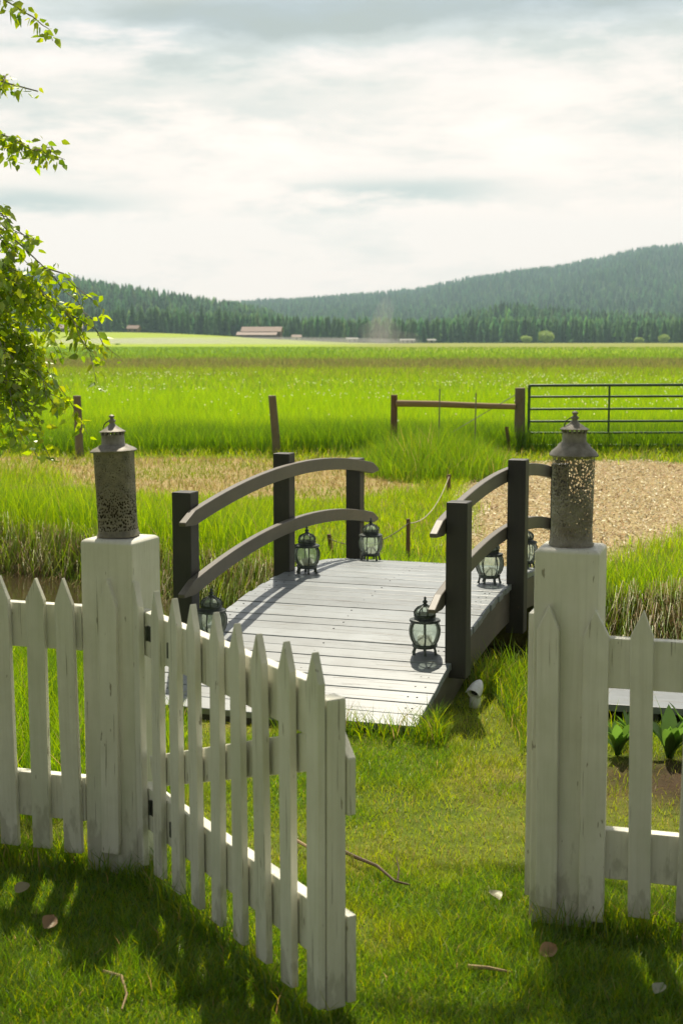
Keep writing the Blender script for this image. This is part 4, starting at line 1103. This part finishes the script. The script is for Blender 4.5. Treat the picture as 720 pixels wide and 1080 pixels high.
# ------------------------------------------------------------------ birches
def leaf_cloud(twigs, per_m, size, keepf=None):
    """twigs: list of polylines; hangs pointed leaves along them"""
    P = []; 
    for tw in twigs:
        for i in range(len(tw) - 1):
            a, b_ = np.array(tw[i]), np.array(tw[i + 1]); L = np.linalg.norm(b_ - a)
            k = RNG.poisson(per_m * L); t = RNG.random(k)[:, None]
            P.append(a + (b_ - a) * t)
    P = np.concatenate(P); n = len(P)
    P = P + RNG.normal(0, .016, (n, 3))
    az_ = RNG.random(n) * 6.283; dr = RNG.uniform(.15, 1.0, n)       # droop
    dr = dr * .8; D = np.stack([np.cos(az_) * (1 - dr), np.sin(az_) * (1 - dr), .15 - 1.25 * dr], 1); D /= np.linalg.norm(D, axis=1)[:, None]
    rv = RNG.normal(size=(n, 3)); S = np.cross(D, rv); S /= np.linalg.norm(S, axis=1)[:, None]; Nn = np.cross(D, S)
    s = size * RNG.uniform(.6, 1.15, n)[:, None]; st = .3 * s
    A = P + D * st; 
    V = np.stack([A, A + D * s * .28 + S * s * .30 + Nn * s * .06, A + D * s * .62 + S * s * .22 + Nn * s * .05, A + D * s * 1.05, A + D * s * .62 - S * s * .22 + Nn * s * .05, A + D * s * .28 - S * s * .30 + Nn * s * .06, A + D * s * .5 - Nn * s * .02], 1)
    c = cols(n, [(.22, .33, .010), (.31, .39, .014), (.14, .24, .012)], [4, 3, 2])
    if keepf is not None:
        k = keepf(P); V = V[k]; c = c[k]; n = len(V)
    f = np.array([(0, 1, 6), (1, 2, 6), (2, 3, 6), (3, 4, 6), (4, 5, 6), (5, 0, 6)])
    F = (f[None] + (np.arange(n) * 7)[:, None, None]).reshape(-1, 3)
    return V.reshape(-1, 3), F, np.repeat(c, 7, 0)
def curve(a, b_, droop, n=6, jit=.02):
    a, b_ = np.array(a, float), np.array(b_, float); out_ = []
    for i in range(n + 1):
        t = i / n; p = a + (b_ - a) * t; p[2] += droop * 4 * t * (1 - t) * (.6 + .4 * (1 - t))
        if 0 < i < n: p = p + RNG.normal(0, jit, 3)
        out_.append(p)
    return out_
def outside(P):
    """the open side of the crown: foliage stays clear of the gateway view"""
    t = P[:, 1] * .9928 - (P[:, 2] - 1.65) * .1198
    return (np.abs(P[:, 0]) / t > .262) | ((P[:, 2] - 1.65) / P[:, 1] > .265)
def birch(root_loc, trunk, clusters, label, extra=(), r0=.13, per=26, tw_n=13, lsz=.05):
    root = tag(empty('birch_tree', root_loc), label, 'tree')
    o3 = np.array(root_loc, float)
    wood = MB(); tp = [np.array(p, float) for p in trunk]
    wood.tube([p - o3 for p in tp], [r0 * (1.15 if i == 0 else 1 - .8 * i / (len(tp) - 1)) for i in range(len(tp))], 12)
    tws = []
    for (cx_, cy_, cz_, cr) in clusters:
        c = np.array([cx_, cy_, cz_]); best = min(tp[1:], key=lambda p: np.linalg.norm((p - c) * [1, 1, .6]) + (3 if p[2] > cz_ + .3 else 0))
        lim = curve(best, c, .25, 6, .05); L = np.linalg.norm(c - best)
        wood.tube([p - o3 for p in lim], list(np.linspace(.018 + .012 * L, .010, 7)), 7)
        for k in range(tw_n):
            st = lim[RNG.integers(3, 7)]; a = RNG.random() * 6.283; rr_ = cr * RNG.uniform(.5, 1.1)
            e = st + np.array([math.cos(a) * rr_, math.sin(a) * rr_, RNG.uniform(-.7, .35) * cr])
            t = curve(st, e, .08, 4, .02); tws.append(t)
            if outside(np.array(t)).all(): wood.tube([p - o3 for p in t], [.006, .005, .004, .003, .002], 4, cap=False)
    V, F, C = leaf_cloud(tws, per, lsz, outside)
    for (lim, subs, perm) in extra:
        wood.tube([np.array(p) - o3 for p in lim], list(np.linspace(.012, .0025, len(lim))), 6)
        for t in subs: wood.tube([np.array(p) - o3 for p in t], list(np.linspace(.0032, .0012, len(t))), 4, cap=False)
        v, f, c = leaf_cloud(subs + [lim[len(lim) // 3:]], perm * 1.8, .040)
        F = np.concatenate([F, f + len(V)]); V = np.concatenate([V, v]); C = np.concatenate([C, c])
    wood.build('trunk', M['bark'], root, smooth=True)
    np_mesh('crown', V - o3, [F], M['leaf'], C, root)
    return root
def spray(a, b_, droop, nsub, slen, perm, sd=1.0):
    lim = curve(a, b_, droop, 8, .012); subs = []
    for k in range(nsub):
        i = RNG.integers(2, 9); st = np.array(lim[i]); a_ = RNG.normal(-.1, 1.0) if RNG.random() < .7 else RNG.random() * 6.283
        L = slen * RNG.uniform(.4, 1.1)
        e = st + np.array([math.cos(a_) * L * .75, math.sin(a_) * L * .75, -L * RNG.uniform(.15, 1.0) * sd]); subs.append(curve(st, e, .03, 4, .008))
    return (lim, subs, perm)
ex = [spray((-2.3, 5.7, 3.35), (-1.17, 5.5, 2.86), .05, 8, .14, 85),
      spray((-2.2, 5.6, 2.85), (-1.14, 5.5, 2.58), .05, 8, .14, 85, .5),
      spray((-2.3, 5.5, 2.75), (-1.16, 5.5, 2.36), .06, 18, .20, 95, .6),
      spray((-2.3, 5.6, 2.7), (-1.23, 5.5, 2.02), .10, 14, .25, 60),
      spray((-2.2, 5.4, 2.5), (-1.11, 5.4, 1.92), .12, 20, .32, 65),
      spray((-2.2, 5.5, 2.4), (-1.06, 5.5, 1.76), .12, 20, .30, 65),
      spray((-2.2, 5.6, 2.3), (-1.25, 5.6, 1.66), .15, 26, .38, 75),
      spray((-2.1, 5.3, 2.3), (-1.25, 5.3, 1.80), .15, 26, .36, 75),
      spray((-2.1, 5.5, 2.1), (-1.31, 5.5, 1.50), .12, 22, .34, 70),
      spray((-2.1, 5.7, 2.0), (-1.36, 5.6, 1.40), .10, 20, .30, 65),
      spray((-2.2, 5.5, 2.2), (-1.27, 5.5, 1.86), .14, 26, .36, 75), spray((-2.2, 5.6, 2.3), (-1.33, 5.6, 1.70), .14, 26, .40, 75), spray((-2.2, 5.5, 1.95), (-1.35, 5.5, 1.62), .12, 26, .36, 75),
      spray((-2.0, 5.5, 1.8), (-1.33, 5.5, 1.26), .08, 14, .25, 60)]
birch((-3.3, 6.4, 0), [(-3.3, 6.4, -.1), (-3.28, 6.38, 1.5), (-3.2, 6.35, 3), (-3.1, 6.3, 4.4), (-3.05, 6.3, 5.8), (-3.0, 6.2, 7.2)],
      [(-2.3, 5.7, 3.6, .7), (-2.2, 5.6, 2.7, .6), (-2.6, 5.2, 4.3, .8), (-3.4, 5.4, 3.8, .9), (-4.0, 6.2, 4.4, 1.0), (-3.6, 7.2, 4.6, .9), (-2.4, 6.8, 5.2, .9), (-3.2, 6.2, 6.3, 1.0), (-2.2, 5.9, 5.9, .8), (-3.0, 6.2, 7.4, .8), (-1.0, 6.5, 4.55, .55), (-2.6, 5.6, 2.0, .5)],
      'birch with drooping bright green leaves hanging in at the left edge', ex)
birch((3.4, 5.4, 0), [(3.4, 5.4, -.1), (3.35, 5.42, 1.6), (3.2, 5.5, 3), (3.1, 5.6, 4.4), (3.0, 5.6, 5.8), (3.0, 5.7, 7.0)],
      [(.75, 6.35, 4.95, .75), (.15, 6.1, 4.9, .6), (1.35, 6.0, 5.0, .75), (.35, 6.6, 5.2, .7), (.95, 6.9, 5.0, .6), (0, 5.8, 4.8, .6), (-.15, 6.6, 5.1, .5), (1.2, 6.5, 5.3, .6), (.6, 6.0, 4.7, .55), (2.3, 5.6, 4.6, .8), (3.6, 4.6, 4.4, .9), (4.2, 5.8, 4.8, 1.0), (2.6, 6.3, 5.8, .9), (3.1, 5.6, 6.6, 1.0), (3.0, 5.7, 7.3, .8), (.45, 7.6, 5.3, .5)],
      'leafy birch right of the fence, mostly outside the picture, shading the gate', (), .12, 72, 18, .058)
